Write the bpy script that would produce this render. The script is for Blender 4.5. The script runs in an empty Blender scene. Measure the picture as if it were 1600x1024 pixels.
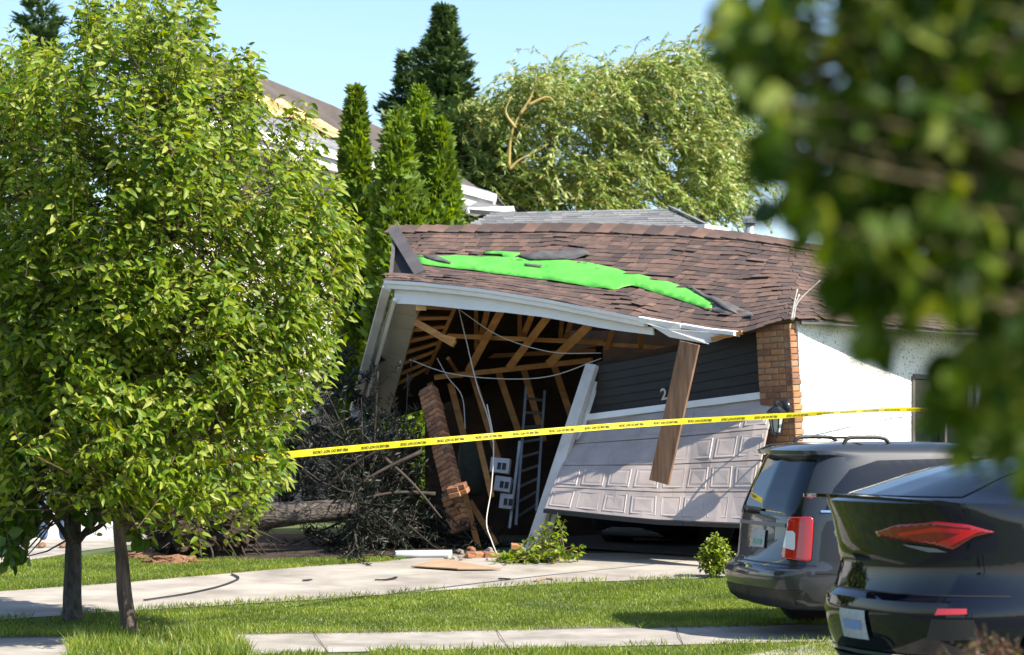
import bpy, bmesh, math, random
import numpy as np
from mathutils import Vector, Matrix, noise
from mathutils.bvhtree import BVHTree
from mathutils.geometry import tessellate_polygon

random.seed(7)
rng = np.random.default_rng(7)
SC = bpy.context.scene
COL = SC.collection

# ------------------------------------------------------------------ camera, sky, sun, exposure
EYE = 1.9
FOC = 85.0 / 36.0 * 1600.0
PITCH = math.atan(158.0 / FOC)
cam_data = bpy.data.cameras.new('camera')
cam = bpy.data.objects.new('camera', cam_data)
COL.objects.link(cam)
cam.location = (0, 0, EYE)
cam.rotation_euler = (math.pi / 2 + PITCH, 0, 0)
cam_data.lens = 85
cam_data.sensor_width = 36
cam_data.clip_start = 0.1
cam_data.clip_end = 6000
cam_data.dof.use_dof = True
cam_data.dof.focus_distance = 25.0
cam_data.dof.aperture_fstop = 3.2
SC.camera = cam

SUN_EL = math.radians(46)
SUN_BACK = math.radians(30)          # how far the sun stands behind the picture plane, on the right
sun_vec = Vector((math.cos(SUN_EL) * math.cos(SUN_BACK), -math.cos(SUN_EL) * math.sin(SUN_BACK), math.sin(SUN_EL)))
world = bpy.data.worlds.new('World')
SC.world = world
world.use_nodes = True
wn = world.node_tree
wn.nodes.clear()
wo = wn.nodes.new('ShaderNodeOutputWorld')
wb = wn.nodes.new('ShaderNodeBackground')
ws = wn.nodes.new('ShaderNodeTexSky')
ws.sky_type = 'NISHITA'
ws.sun_disc = False
ws.sun_elevation = SUN_EL
ws.sun_rotation = math.atan2(sun_vec.x, sun_vec.y)
ws.air_density = 1.0
ws.dust_density = 0.9
ws.ozone_density = 3.5
wb.inputs[1].default_value = 0.12
wn.links.new(ws.outputs[0], wb.inputs[0])
wn.links.new(wb.outputs[0], wo.inputs[0])
sun_data = bpy.data.lights.new('sun', 'SUN')
sun_data.energy = 5.0
sun_data.angle = math.radians(0.53)
sun_data.color = (1.0, 0.92, 0.79)
sun = bpy.data.objects.new('sun', sun_data)
COL.objects.link(sun)
sun.rotation_euler = sun_vec.to_track_quat('Z', 'Y').to_euler()
vs = SC.view_settings
vs.view_transform = 'Standard'
vs.look = 'None'
vs.gamma = 1
vs.exposure = 1.08
vs.use_curve_mapping = False

# ------------------------------------------------------------------ placing helpers
CP, SP = math.cos(PITCH), math.sin(PITCH)
def P(px, py, d):
    """world point seen at photo pixel (px,py), d metres in front of the camera"""
    a = (px - 800) / FOC
    b = (512 - py) / FOC
    dy = CP - b * SP
    dz = SP + b * CP
    k = d / dy
    return Vector((a * k, d, EYE + dz * k))
def gz(y):
    t = min(max((y - 22.0) / 7.0, 0.0), 1.3)
    return 0.26 * t
def G(px, py, eps=0.0):
    d = 24.0
    for _ in range(40):
        a = P(px, py, d)
        b = (512 - py) / FOC
        slope = (SP + b * CP) / (CP - b * SP)
        d = 0.5 * d + 0.5 * (gz(d) + eps - EYE) / slope
    return P(px, py, d)
def pix(v):
    x, y, z = v[0], v[1], v[2] - EYE
    dep = y * CP + z * SP
    up = -y * SP + z * CP
    return 800 + FOC * x / dep, 512 - FOC * up / dep
def inpoly(x, y, poly):
    c = False
    n = len(poly)
    j = n - 1
    for i in range(n):
        xi, yi = poly[i]; xj, yj = poly[j]
        if (yi > y) != (yj > y) and x < (xj - xi) * (y - yi) / (yj - yi) + xi:
            c = not c
        j = i
    return c

# ------------------------------------------------------------------ materials
def nd(nt, t, **kw):
    n = nt.nodes.new(t)
    for k, v in kw.items():
        setattr(n, k, v)
    return n
MATS = {}
def mat(name, col, rough=0.6, col2=None, scale=8.0, detail=4.0, stretch=(1, 1, 1), bump=0.0, bscale=None, metal=0.0,
        coat=0.0, spec=0.5, rand=0.0, trans=0.0, ramp=(0.35, 0.65), coords='Object', cols=None, alpha=None, bdist=0.02):
    """procedural surface: noise between col and col2, optional per-piece colour spread, bump, translucency"""
    m = bpy.data.materials.new(name)
    m.use_nodes = True
    nt = m.node_tree
    b = nt.nodes['Principled BSDF']
    out = nt.nodes['Material Output']
    b.inputs['Roughness'].default_value = rough
    b.inputs['Metallic'].default_value = metal
    b.inputs['Specular IOR Level'].default_value = spec
    if coat:
        b.inputs['Coat Weight'].default_value = coat
        b.inputs['Coat Roughness'].default_value = 0.03
    tc = nd(nt, 'ShaderNodeTexCoord')
    mp = nd(nt, 'ShaderNodeMapping')
    mp.inputs['Scale'].default_value = stretch
    nt.links.new(tc.outputs[coords], mp.inputs[0])
    src = None
    if cols:
        oi = nd(nt, 'ShaderNodeObjectInfo')
        ge = nd(nt, 'ShaderNodeNewGeometry')
        ad = nd(nt, 'ShaderNodeMath', operation='ADD')
        fr = nd(nt, 'ShaderNodeMath', operation='FRACT')
        nt.links.new(oi.outputs['Random'], ad.inputs[0])
        nt.links.new(ge.outputs['Random Per Island'], ad.inputs[1])
        nt.links.new(ad.outputs[0], fr.inputs[0])
        cr = nd(nt, 'ShaderNodeValToRGB')
        el = cr.color_ramp.elements
        while len(el) < len(cols):
            el.new(0.5)
        for i, c in enumerate(cols):
            el[i].position = i / max(1, len(cols) - 1)
            el[i].color = (*c, 1)
        nt.links.new(fr.outputs[0], cr.inputs[0])
        src = cr.outputs[0]
    no = nd(nt, 'ShaderNodeTexNoise')
    no.inputs['Scale'].default_value = scale
    no.inputs['Detail'].default_value = detail
    no.inputs['Roughness'].default_value = 0.6
    nt.links.new(mp.outputs[0], no.inputs['Vector'])
    if col2 is not None:
        rp = nd(nt, 'ShaderNodeValToRGB')
        rp.color_ramp.elements[0].position = ramp[0]
        rp.color_ramp.elements[1].position = ramp[1]
        rp.color_ramp.elements[0].color = (*col, 1)
        rp.color_ramp.elements[1].color = (*col2, 1)
        nt.links.new(no.outputs[0], rp.inputs[0])
        if src is None:
            src = rp.outputs[0]
        else:
            mx = nd(nt, 'ShaderNodeMix', data_type='RGBA', blend_type='MULTIPLY')
            mx.inputs[0].default_value = 1.0
            nt.links.new(src, mx.inputs[6]); nt.links.new(rp.outputs[0], mx.inputs[7])
            src = mx.outputs[2]
    if src is None:
        b.inputs['Base Color'].default_value = (*col, 1)
    else:
        nt.links.new(src, b.inputs['Base Color'])
    if bump:
        nb = nd(nt, 'ShaderNodeTexNoise')
        nb.inputs['Scale'].default_value = bscale or scale * 3
        nb.inputs['Detail'].default_value = 5
        nt.links.new(mp.outputs[0], nb.inputs['Vector'])
        bp = nd(nt, 'ShaderNodeBump')
        bp.inputs['Strength'].default_value = bump
        bp.inputs['Distance'].default_value = bdist
        nt.links.new(nb.outputs[0], bp.inputs['Height'])
        nt.links.new(bp.outputs[0], b.inputs['Normal'])
    if trans:
        tr = nd(nt, 'ShaderNodeBsdfTranslucent')
        mxs = nd(nt, 'ShaderNodeMixShader')
        mxs.inputs[0].default_value = trans
        if src is not None:
            hs = nd(nt, 'ShaderNodeHueSaturation')
            hs.inputs['Hue'].default_value = 0.48
            hs.inputs['Saturation'].default_value = 1.1
            hs.inputs['Value'].default_value = 1.7
            nt.links.new(src, hs.inputs['Color'])
            nt.links.new(hs.outputs[0], tr.inputs[0])
        else:
            tr.inputs[0].default_value = (*[min(1, c * 1.6) for c in col], 1)
        nt.links.new(b.outputs[0], mxs.inputs[1]); nt.links.new(tr.outputs[0], mxs.inputs[2])
        nt.links.new(mxs.outputs[0], out.inputs[0])
    MATS[name] = m
    return m

M_lawn = mat('lawn_soil', (0.045, 0.075, 0.018), 0.9, (0.09, 0.12, 0.03), 3, bump=0.6, bscale=60)
M_grass = mat('grass_blade', (0.5, 0.55, 0.5), 0.45, (1.1, 1.05, 1.0), 1.1, cols=[(0.09, 0.16, 0.014), (0.15, 0.24, 0.022), (0.23, 0.31, 0.035), (0.34, 0.36, 0.09)], trans=0.38)
M_conc = mat('concrete', (0.21, 0.19, 0.165), 0.85, (0.38, 0.35, 0.31), 1.8, 10, bump=0.25, bscale=140, bdist=0.004)
M_concb = mat('concrete_apron', (0.22, 0.195, 0.165), 0.85, (0.40, 0.365, 0.315), 1.3, 10, bump=0.25, bscale=120, bdist=0.004)
M_asph = mat('asphalt', (0.045, 0.045, 0.047), 0.9, (0.065, 0.065, 0.066), 6, bump=0.4, bscale=90)
M_dfloor = mat('shade_dark_concrete', (0.05, 0.047, 0.043), 0.9, (0.09, 0.085, 0.08), 2)  # floor colour darkened to imitate the shade inside the garage
M_soil = mat('soil', (0.02, 0.013, 0.009), 0.95, (0.055, 0.036, 0.022), 5, 8, bump=1.0, bscale=14, bdist=0.06)  # soil near black: the shadow on the root plate is in the colour
M_mulch = mat('mulch', (0.16, 0.075, 0.035), 0.95, (0.30, 0.16, 0.085), 14, 8, bump=1.0, bscale=40, bdist=0.04)
M_bark = mat('bark', (0.045, 0.031, 0.023), 0.92, (0.15, 0.11, 0.082), 22, 8, stretch=(1, 1, 0.16), bump=1.0, bscale=40, bdist=0.05)
M_bark2 = mat('bark_grey', (0.04, 0.034, 0.03), 0.92, (0.12, 0.105, 0.092), 20, 8, stretch=(1, 1, 0.45), bump=1.0, bscale=36, bdist=0.05)
M_sbark = mat('spruce_bark', (0.035, 0.027, 0.021), 0.95, (0.13, 0.11, 0.095), 20, 8, stretch=(0.4, 1, 1), bump=1.0, bscale=34, bdist=0.06)
M_twig = mat('twig', (0.07, 0.055, 0.02), 0.8, (0.12, 0.09, 0.035), 6)
M_dtwig = mat('dry_twig', (0.022, 0.017, 0.012), 0.9, (0.062, 0.047, 0.036), 4)  # browns darkened to imitate the shade on the fallen spruce
M_wtwig = mat('willow_twig', (0.32, 0.24, 0.07), 0.7, (0.42, 0.31, 0.10), 3)
M_leafA = mat('pear_leaf', (0.75, 0.75, 0.75), 0.45, (1, 1, 1), 1.1, spec=0.3, cols=[(0.05, 0.115, 0.008), (0.10, 0.19, 0.010), (0.18, 0.27, 0.016), (0.27, 0.35, 0.03), (0.40, 0.44, 0.10)], trans=0.42)
M_leafB = mat('linden_leaf', (0.75, 0.75, 0.75), 0.42, (1, 1, 1), 1.1, cols=[(0.035, 0.09, 0.010), (0.05, 0.12, 0.012), (0.09, 0.17, 0.015), (0.13, 0.20, 0.02)], trans=0.30)
M_leafF = mat('maple_leaf', (0.7, 0.7, 0.7), 0.55, (1, 1, 1), 2, spec=0.2, cols=[(0.022, 0.055, 0.006), (0.045, 0.095, 0.008), (0.09, 0.15, 0.012), (0.26, 0.31, 0.04)], trans=0.42)
M_willow = mat('willow_leaf', (0.7, 0.7, 0.7), 0.4, (1, 1, 1), 0.6, cols=[(0.09, 0.17, 0.018), (0.16, 0.26, 0.03), (0.25, 0.35, 0.05), (0.42, 0.47, 0.18), (0.36, 0.35, 0.05)], trans=0.3)
M_cedar = mat('cedar_scale', (0.6, 0.6, 0.6), 0.6, (1, 1, 1), 1.6, cols=[(0.08, 0.16, 0.010), (0.14, 0.24, 0.014), (0.22, 0.31, 0.025)], trans=0.35)
M_spruce = mat('spruce_needle', (0.6, 0.6, 0.6), 0.6, (1, 1, 1), 0.8, cols=[(0.065, 0.13, 0.04), (0.11, 0.19, 0.06), (0.17, 0.26, 0.08)], trans=0.1)
M_bspruce = mat('blue_spruce_needle', (0.55, 0.55, 0.55), 0.6, (1, 1, 1), 0.9, cols=[(0.009, 0.015, 0.009), (0.018, 0.028, 0.017), (0.036, 0.052, 0.036)], trans=0.05)  # near-black greens carry the shade over the fallen spruce
M_shrub = mat('shrub_leaf', (0.8, 0.8, 0.8), 0.45, (1, 1, 1), 3, cols=[(0.12, 0.19, 0.015), (0.20, 0.27, 0.02), (0.28, 0.33, 0.03)], trans=0.3)
M_barb = mat('barberry_leaf', (0.8, 0.8, 0.8), 0.5, (1, 1, 1), 3, cols=[(0.10, 0.035, 0.025), (0.16, 0.07, 0.04), (0.12, 0.12, 0.03)], trans=0.25)
M_shin = mat('brown_shingle', (0.75, 0.75, 0.75), 0.95, (1.15, 1.15, 1.15), 3, 6, cols=[(0.058, 0.041, 0.037), (0.080, 0.053, 0.045), (0.100, 0.064, 0.052), (0.125, 0.077, 0.060), (0.158, 0.093, 0.069)], bump=0.6, bscale=160, bdist=0.004)
M_gshin = mat('grey_shingle', (0.8, 0.8, 0.8), 0.95, (1.1, 1.1, 1.1), 3, 6, cols=[(0.13, 0.135, 0.14), (0.18, 0.185, 0.19), (0.24, 0.24, 0.24)], bump=0.5, bscale=120, bdist=0.004)
M_under = mat('green_underlay', (0.075, 0.36, 0.04), 0.6, (0.105, 0.45, 0.06), 4, 8, bump=0.5, bscale=7, bdist=0.03)
M_felt = mat('dark_felt', (0.06, 0.058, 0.058), 0.8, (0.095, 0.09, 0.09), 5, bump=0.3, bscale=14)
M_felt2 = mat('bare_felt', (0.065, 0.052, 0.047), 0.9, (0.095, 0.078, 0.07), 2)
M_deck = mat('roof_deck', (0.05, 0.026, 0.012), 0.9, (0.10, 0.055, 0.025), 7, 5, stretch=(1, 4, 1))
M_ply = mat('plywood', (0.56, 0.34, 0.15), 0.8, (0.68, 0.44, 0.22), 5, 4)
M_lum = mat('lumber', (0.34, 0.145, 0.038), 0.75, (0.52, 0.24, 0.07), 3.5, 5, stretch=(1.0, 1.0, 3.0), bump=0.2, bscale=40, bdist=0.004)
M_lumd = mat('dark_sheathing', (0.022, 0.012, 0.007), 0.95, (0.045, 0.024, 0.012), 4, 5)  # brown boards, colour lowered further to stand in for interior shade
M_white = mat('white_aluminium', (0.72, 0.71, 0.68), 0.42, (0.80, 0.79, 0.77), 2.2, 6)
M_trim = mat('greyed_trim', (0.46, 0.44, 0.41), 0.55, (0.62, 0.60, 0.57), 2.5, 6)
M_soff = mat('beige_soffit', (0.40, 0.36, 0.29), 0.6, (0.48, 0.44, 0.37), 2.0, 5)
M_rake = mat('brown_trim', (0.085, 0.075, 0.07), 0.55, (0.12, 0.105, 0.095), 3)
M_black = mat('black_siding', (0.014, 0.012, 0.011), 0.7, (0.024, 0.021, 0.019), 3, 5, stretch=(0.4, 0.4, 6), bump=0.15, bscale=30, bdist=0.004)
M_brick = mat('brick', (0.75, 0.75, 0.75), 0.9, (1.15, 1.15, 1.15), 9, 5, cols=[(0.19, 0.085, 0.048), (0.27, 0.12, 0.06), (0.36, 0.165, 0.075), (0.42, 0.20, 0.09), (0.30, 0.17, 0.10)], bump=0.6, bscale=60, bdist=0.006)
M_mort = mat('mortar', (0.12, 0.10, 0.08), 0.95, (0.20, 0.17, 0.14), 12, bump=0.5)
M_stuc = mat('white_stucco', (0.22, 0.20, 0.18), 0.92, (0.78, 0.77, 0.74), 34, 3, bump=1.0, bscale=40, bdist=0.03, ramp=(.35, .42))
M_hstuc = mat('cream_stucco', (0.50, 0.46, 0.40), 0.9, (0.58, 0.54, 0.48), 6, bump=0.5, bscale=60)
M_door = mat('door_paint', (0.35, 0.30, 0.283), 0.5, (0.45, 0.388, 0.362), 2.6, 8)
M_wdoor = mat('white_door', (0.70, 0.71, 0.72), 0.5, (0.78, 0.78, 0.78), 2)
M_wood = mat('weathered_wood', (0.13, 0.068, 0.038), 0.85, (0.27, 0.155, 0.09), 3.5, 7, stretch=(5, 5, 0.5), bump=0.5, bscale=30, bdist=0.006)
M_alu = mat('ladder_metal', (0.20, 0.21, 0.22), 0.45, (0.30, 0.31, 0.32), 5, metal=0.5)
M_blk = mat('black_metal', (0.012, 0.013, 0.02), 0.3, spec=0.6)
M_glassy = mat('lantern_glass', (0.45, 0.47, 0.46), 0.08, spec=0.8)
M_win = mat('window_glass', (0.006, 0.009, 0.014), 0.03, spec=0.4)
M_rubber = mat('tyre_rubber', (0.014, 0.014, 0.015), 0.8)
M_rim = mat('alloy_rim', (0.55, 0.56, 0.58), 0.25, metal=0.9)
M_vanp = mat('grey_car_paint', (0.026, 0.031, 0.038), 0.4, coat=1.0, spec=0.1)
M_suvp = mat('black_car_paint', (0.004, 0.005, 0.010), 0.35, coat=1.0, spec=0.0)
M_plast = mat('dark_plastic', (0.016, 0.016, 0.017), 0.5)
M_bump2 = mat('grey_plastic', (0.16, 0.165, 0.17), 0.5)
M_red = mat('red_lens', (0.52, 0.008, 0.010), 0.12, coat=1.0)
M_dred = mat('dark_red_lens', (0.22, 0.003, 0.006), 0.08, coat=1.0)
M_clear = mat('clear_lens', (0.75, 0.76, 0.78), 0.12, coat=1.0)
M_chrome = mat('chrome', (0.75, 0.76, 0.78), 0.12, metal=1.0)
M_plate = mat('plate_white', (0.30, 0.34, 0.38), 0.4, (0.40, 0.43, 0.46), 30)  # white plate, darker and bluer to stand in for its shade
M_pgreen = mat('plate_green', (0.10, 0.32, 0.24), 0.4)
M_pblue = mat('plate_blue', (0.16, 0.26, 0.50), 0.4)
M_tape = mat('yellow_tape', (0.72, 0.62, 0.02), 0.35, (0.80, 0.70, 0.03), 3, trans=0.25)
M_ink = mat('black_ink', (0.015, 0.014, 0.012), 0.6)
M_numb = mat('number_white', (0.45, 0.43, 0.40), 0.5)
M_cable = mat('white_cable', (0.62, 0.58, 0.52), 0.5)
M_card = mat('cardboard', (0.30, 0.20, 0.12), 0.9, (0.38, 0.26, 0.16), 3)
M_pvc = mat('white_pipe', (0.34, 0.38, 0.41), 0.4, (0.46, 0.49, 0.51), 4)  # white pipe, the bluish grey of its shade put into the colour
M_bag = mat('green_canvas', (0.030, 0.035, 0.022), 0.85, (0.055, 0.06, 0.04), 6, bump=0.4)
M_boxw = mat('white_box', (0.38, 0.41, 0.46), 0.6, (0.48, 0.50, 0.54), 4)
M_galv = mat('galvanised', (0.45, 0.46, 0.47), 0.4, (0.58, 0.59, 0.6), 6, metal=0.5)
M_jean = mat('denim', (0.07, 0.12, 0.24), 0.9, (0.12, 0.19, 0.33), 14)
M_shirt = mat('grey_shirt', (0.13, 0.13, 0.14), 0.9, (0.18, 0.18, 0.19), 9)
M_skin = mat('skin', (0.50, 0.29, 0.20), 0.55, (0.56, 0.33, 0.23), 5)
M_shoe = mat('brown_leather', (0.16, 0.085, 0.045), 0.6, (0.21, 0.12, 0.07), 9)
M_hair = mat('brown_hair', (0.05, 0.03, 0.018), 0.7, (0.08, 0.05, 0.03), 20)
M_flower = mat('white_petal', (0.7, 0.7, 0.66), 0.6)

# ------------------------------------------------------------------ objects
def tag(o, label=None, cat=None, group=None, kind=None):
    if label: o['label'] = label
    if cat: o['category'] = cat
    if group: o['group'] = group
    if kind: o['kind'] = kind
    return o
def root_of(name, loc, label, cat, group=None):
    o = bpy.data.objects.new(name, None)
    COL.objects.link(o)
    o.location = loc
    o.empty_display_size = 0.2
    return tag(o, label, cat, group)
def link(o, parent=None):
    COL.objects.link(o)
    if parent is not None:
        o.parent = parent
        if parent.type == 'EMPTY':
            o.matrix_parent_inverse = Matrix.Translation(-parent.location)
        elif 'own' in parent.keys():
            o.matrix_parent_inverse = parent.matrix_basis.inverted()
    return o
class Acc:
    """collects verts and faces of one mesh"""
    def __init__(s):
        s.v = []; s.f = []; s.n = 0
    def add(s, V, F):
        V = [tuple(p) for p in V]
        s.v += V
        s.f += [tuple(i + s.n for i in f) for f in F]
        s.n += len(V)
        return s
    def box8(s, c):
        return s.add(c, [(0, 3, 2, 1), (4, 5, 6, 7), (0, 1, 5, 4), (1, 2, 6, 5), (2, 3, 7, 6), (3, 0, 4, 7)])
    def beam(s, a, b, w, h, up=None):
        a = Vector(a); b = Vector(b)
        t = (b - a).normalized()
        u = Vector(up) if up is not None else Vector((0, -1, 0))
        sd = t.cross(u)
        if sd.length < 1e-4: sd = t.cross(Vector((1, 0, 0)))
        sd.normalize(); u = sd.cross(t).normalized()
        c = []
        for p in (a, b):
            c += [p - sd * w / 2 - u * h / 2, p + sd * w / 2 - u * h / 2, p + sd * w / 2 + u * h / 2, p - sd * w / 2 + u * h / 2]
        return s.box8(c)
    def tube(s, pts, rad, n=8, cap=True, wob=0.0):
        pts = [Vector(p) for p in pts]
        if not hasattr(rad, '__len__'): rad = [rad] * len(pts)
        V = []; F = []
        ref = None
        for i, p in enumerate(pts):
            t = (pts[min(i + 1, len(pts) - 1)] - pts[max(i - 1, 0)]).normalized()
            if ref is None:
                ref = t.orthogonal().normalized()
            ref = (ref - t * ref.dot(t))
            if ref.length < 1e-5: ref = t.orthogonal()
            ref.normalize()
            bi = t.cross(ref)
            for k in range(n):
                a = 2 * math.pi * k / n
                r = rad[i]
                if wob: r *= 1 + wob * noise.noise(p * 3 + Vector((math.cos(a) * 2, math.sin(a) * 2, 0)))
                V.append(p + (ref * math.cos(a) + bi * math.sin(a)) * r)
        for i in range(len(pts) - 1):
            for k in range(n):
                k2 = (k + 1) % n
                F.append((i * n + k, i * n + k2, (i + 1) * n + k2, (i + 1) * n + k))
        if cap:
            F.append(tuple(range(n - 1, -1, -1)))
            F.append(tuple((len(pts) - 1) * n + k for k in range(n)))
        return s.add(V, F)
    def lathe(s, base, prof, n=16, axis=(0, 0, 1)):
        z = Vector(axis).normalized(); x = z.orthogonal().normalized(); y = z.cross(x)
        V = []; F = []
        for r, h in prof:
            for k in range(n):
                a = 2 * math.pi * k / n
                V.append(Vector(base) + z * h + (x * math.cos(a) + y * math.sin(a)) * r)
        for i in range(len(prof) - 1):
            for k in range(n):
                k2 = (k + 1) % n
                F.append((i * n + k, i * n + k2, (i + 1) * n + k2, (i + 1) * n + k))
        F.append(tuple(range(n - 1, -1, -1)))
        F.append(tuple((len(prof) - 1) * n + k for k in range(n)))
        return s.add(V, F)
    def slab(s, quad, th):
        """four corner points and a thickness vector"""
        q = [Vector(p) for p in quad]
        return s.box8(q + [p + th for p in q])
    def build(s, name, m, parent=None, smooth=False, bevel=0.0):
        me = bpy.data.meshes.new(name)
        me.from_pydata(s.v, [], s.f)
        if bevel or True:
            bm = bmesh.new(); bm.from_mesh(me)
            bmesh.ops.recalc_face_normals(bm, faces=bm.faces)
            if bevel:
                bmesh.ops.bevel(bm, geom=[e for e in bm.edges], offset=bevel, segments=1, affect='EDGES', clamp_overlap=True)
            bm.to_mesh(me); bm.free()
        if smooth:
            me.polygons.foreach_set('use_smooth', [True] * len(me.polygons))
        me.materials.append(m)
        o = bpy.data.objects.new(name, me)
        return link(o, parent)
def fast(name, V, quads=None, tris=None, m=None, parent=None, smooth=True):
    """big mesh out of numpy arrays"""
    me = bpy.data.meshes.new(name)
    nq = 0 if quads is None else len(quads); nt_ = 0 if tris is None else len(tris)
    loops = np.concatenate([a.ravel() for a in (quads, tris) if a is not None and len(a)]).astype(np.int32)
    me.vertices.add(len(V)); me.vertices.foreach_set('co', np.asarray(V, np.float32).ravel())
    me.loops.add(len(loops)); me.loops.foreach_set('vertex_index', loops)
    me.polygons.add(nq + nt_)
    st = np.concatenate([np.arange(nq) * 4, nq * 4 + np.arange(nt_) * 3]).astype(np.int32)
    me.polygons.foreach_set('loop_start', st)
    me.polygons.foreach_set('use_smooth', np.full(nq + nt_, smooth))
    me.update(calc_edges=True); me.validate()
    me.materials.append(m)
    return link(bpy.data.objects.new(name, me), parent)
def piece(name, me, M, parent):
    o = bpy.data.objects.new(name, me)
    o.matrix_basis = M
    return link(o, parent)
def unit_box(name, m, sx=1, sy=1, sz=1, bevel=0.0):
    bm = bmesh.new()
    bmesh.ops.create_cube(bm, size=1)
    for v in bm.verts: v.co = Vector((v.co.x * sx, v.co.y * sy, v.co.z * sz))
    if bevel: bmesh.ops.bevel(bm, geom=list(bm.edges), offset=bevel, segments=1, affect='EDGES')
    me = bpy.data.meshes.new(name); bm.to_mesh(me); bm.free()
    me.materials.append(m)
    return me
def frame(o, x, z):
    x = Vector(x).normalized(); z = Vector(z); z = (z - x * z.dot(x)).normalized(); y = z.cross(x)
    M = Matrix((x, y, z)).transposed().to_4x4(); M.translation = Vector(o)
    return M
def curve_pts(ctrl, n=12):
    """smooth polyline through control points"""
    c = [Vector(p) for p in ctrl]
    c = [c[0] * 2 - c[1]] + c + [c[-1] * 2 - c[-2]]
    out = []
    for i in range(1, len(c) - 2):
        for k in range(n):
            t = k / n
            out.append(0.5 * ((2 * c[i]) + (c[i + 1] - c[i - 1]) * t + (2 * c[i - 1] - 5 * c[i] + 4 * c[i + 1] - c[i + 2]) * t * t + (-c[i - 1] + 3 * c[i] - 3 * c[i + 1] + c[i + 2]) * t ** 3))
    out.append(c[-2])
    return out
# leaves: many small folded, drooping blades in one go
L_T = np.array([0, .3, .68, 1.0, .3, .68, .3, .68]); 
L_S = np.array([0, 0, 0, 0, 1, .78, -1, -.78])
L_Q = np.array([[4, 5, 2, 1], [1, 2, 7, 6]]); L_R = np.array([[0, 4, 1], [0, 1, 6], [5, 3, 2], [2, 3, 7]])
def nrm(a): return a / np.maximum(np.linalg.norm(a, axis=-1, keepdims=True), 1e-9)
def leaf_arrays(pos, dr, up, ln, wd, fold=0.35, droop=0.25):
    n = len(pos)
    dr = nrm(dr); sd = nrm(np.cross(dr, up)); nm = np.cross(sd, dr)
    ln = np.broadcast_to(ln, (n,)); wd = np.broadcast_to(wd, (n,))
    V = (pos[:, None, :] + dr[:, None, :] * (L_T[None, :, None] * ln[:, None, None])
         + sd[:, None, :] * (L_S[None, :, None] * wd[:, None, None] * .5)
         + nm[:, None, :] * (np.abs(L_S)[None, :, None] * wd[:, None, None] * .5 * fold)
         - np.array([0, 0, 1.0])[None, None, :] * ((L_T ** 2)[None, :, None] * ln[:, None, None] * droop))
    off = (np.arange(n) * 8)[:, None, None]
    return V.reshape(-1, 3), (L_Q[None] + off).reshape(-1, 4), (L_R[None] + off).reshape(-1, 3)
def blade_arrays(pos, dr, up, ln, wd, bend=0.2):
    """narrow three-point blades (needles, willow leaves, grass): two tris"""
    n = len(pos)
    dr = nrm(dr); sd = nrm(np.cross(dr, up)); nm = np.cross(sd, dr)
    ln = np.broadcast_to(ln, (n,))[:, None]; wd = np.broadcast_to(wd, (n,))[:, None]
    mid = pos + dr * ln * .45
    V = np.stack([pos, mid + sd * wd * .5, mid - sd * wd * .5, pos + dr * ln - nm * ln * bend], 1)
    F = np.array([[0, 1, 2], [2, 1, 3]])[None] + (np.arange(n) * 4)[:, None, None]
    return V.reshape(-1, 3), F.reshape(-1, 3)
def rnd_dirs(n):
    return nrm(rng.normal(size=(n, 3)))
LEAF_ME = {}
def leaf_piece_mesh(name, m, ln, wd, fold=.35, droop=.25):
    V, q, t = leaf_arrays(np.zeros((1, 3)), np.array([[1.0, 0, 0]]), np.array([[0, 0, 1.0]]), ln, wd, fold, droop)
    me = bpy.data.meshes.new(name); me.from_pydata(V.tolist(), [], q.tolist() + t.tolist()); me.materials.append(m)
    me.polygons.foreach_set('use_smooth', [True] * len(me.polygons))
    return me

# ------------------------------------------------------------------ the ground, walks and road
def sheet(name, poly, m, eps, kind='structure', step=0.5, world_poly=None):
    pts = world_poly or [G(x, y) for x, y in poly]
    bm = bmesh.new()
    vs_ = [bm.verts.new((p[0], p[1], 0)) for p in pts]
    bm.faces.new(vs_)
    bmesh.ops.triangulate(bm, faces=bm.faces[:])
    ys = [p[1] for p in pts]
    y = math.floor(min(ys)) + step
    while y < min(max(ys), 34):
        g = bm.verts[:] + bm.edges[:] + bm.faces[:]
        bmesh.ops.bisect_plane(bm, geom=g, plane_co=(0, y, 0), plane_no=(0, 1, 0), dist=1e-5)
        y += step
    for v in bm.verts: v.co.z = gz(v.co.y) + eps
    bmesh.ops.recalc_face_normals(bm, faces=bm.faces)
    for f in bm.faces:
        if f.normal.z < 0: f.normal_flip()
    me = bpy.data.meshes.new(name); bm.to_mesh(me); bm.free(); me.materials.append(m)
    o = link(bpy.data.objects.new(name, me)); o['kind'] = kind
    return o
sheet('ground', None, M_lawn, 0.0, world_poly=[(-1500, -400), (1500, -400), (1500, 3000), (-1500, 3000)])
SW_N = [G(-400, 1042), G(600, 1019), G(1330, 1003)]
SW_F = [G(-400, 1002), G(600, 990), G(1330, 977)]
def ext(a, b, k): return (Vector(a) - Vector(b)) * k + Vector(a)
sheet('sidewalk', None, M_conc, 0.008, world_poly=[ext(SW_N[0], SW_N[1], 2), SW_N[0], SW_N[1], SW_N[2], ext(SW_N[2], SW_N[1], 3), ext(SW_F[2], SW_F[1], 3), SW_F[2], SW_F[1], SW_F[0], ext(SW_F[0], SW_F[1], 2)])
DRIVE = [(-500, 952), (0, 925), (180, 912), (330, 899), (480, 886), (600, 878), (700, 868), (1250, 862), (1250, 893), (1085, 905), (900, 911), (700, 923), (480, 939), (330, 948), (180, 957), (0, 970), (-500, 1000)]
sheet('driveway', DRIVE, M_concb, 0.008)
sheet('road', None, M_asph, 0.004, world_poly=[(-300, 2.5), (300, 6.5), (300, 14.2), (-300, 10.2)])
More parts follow.
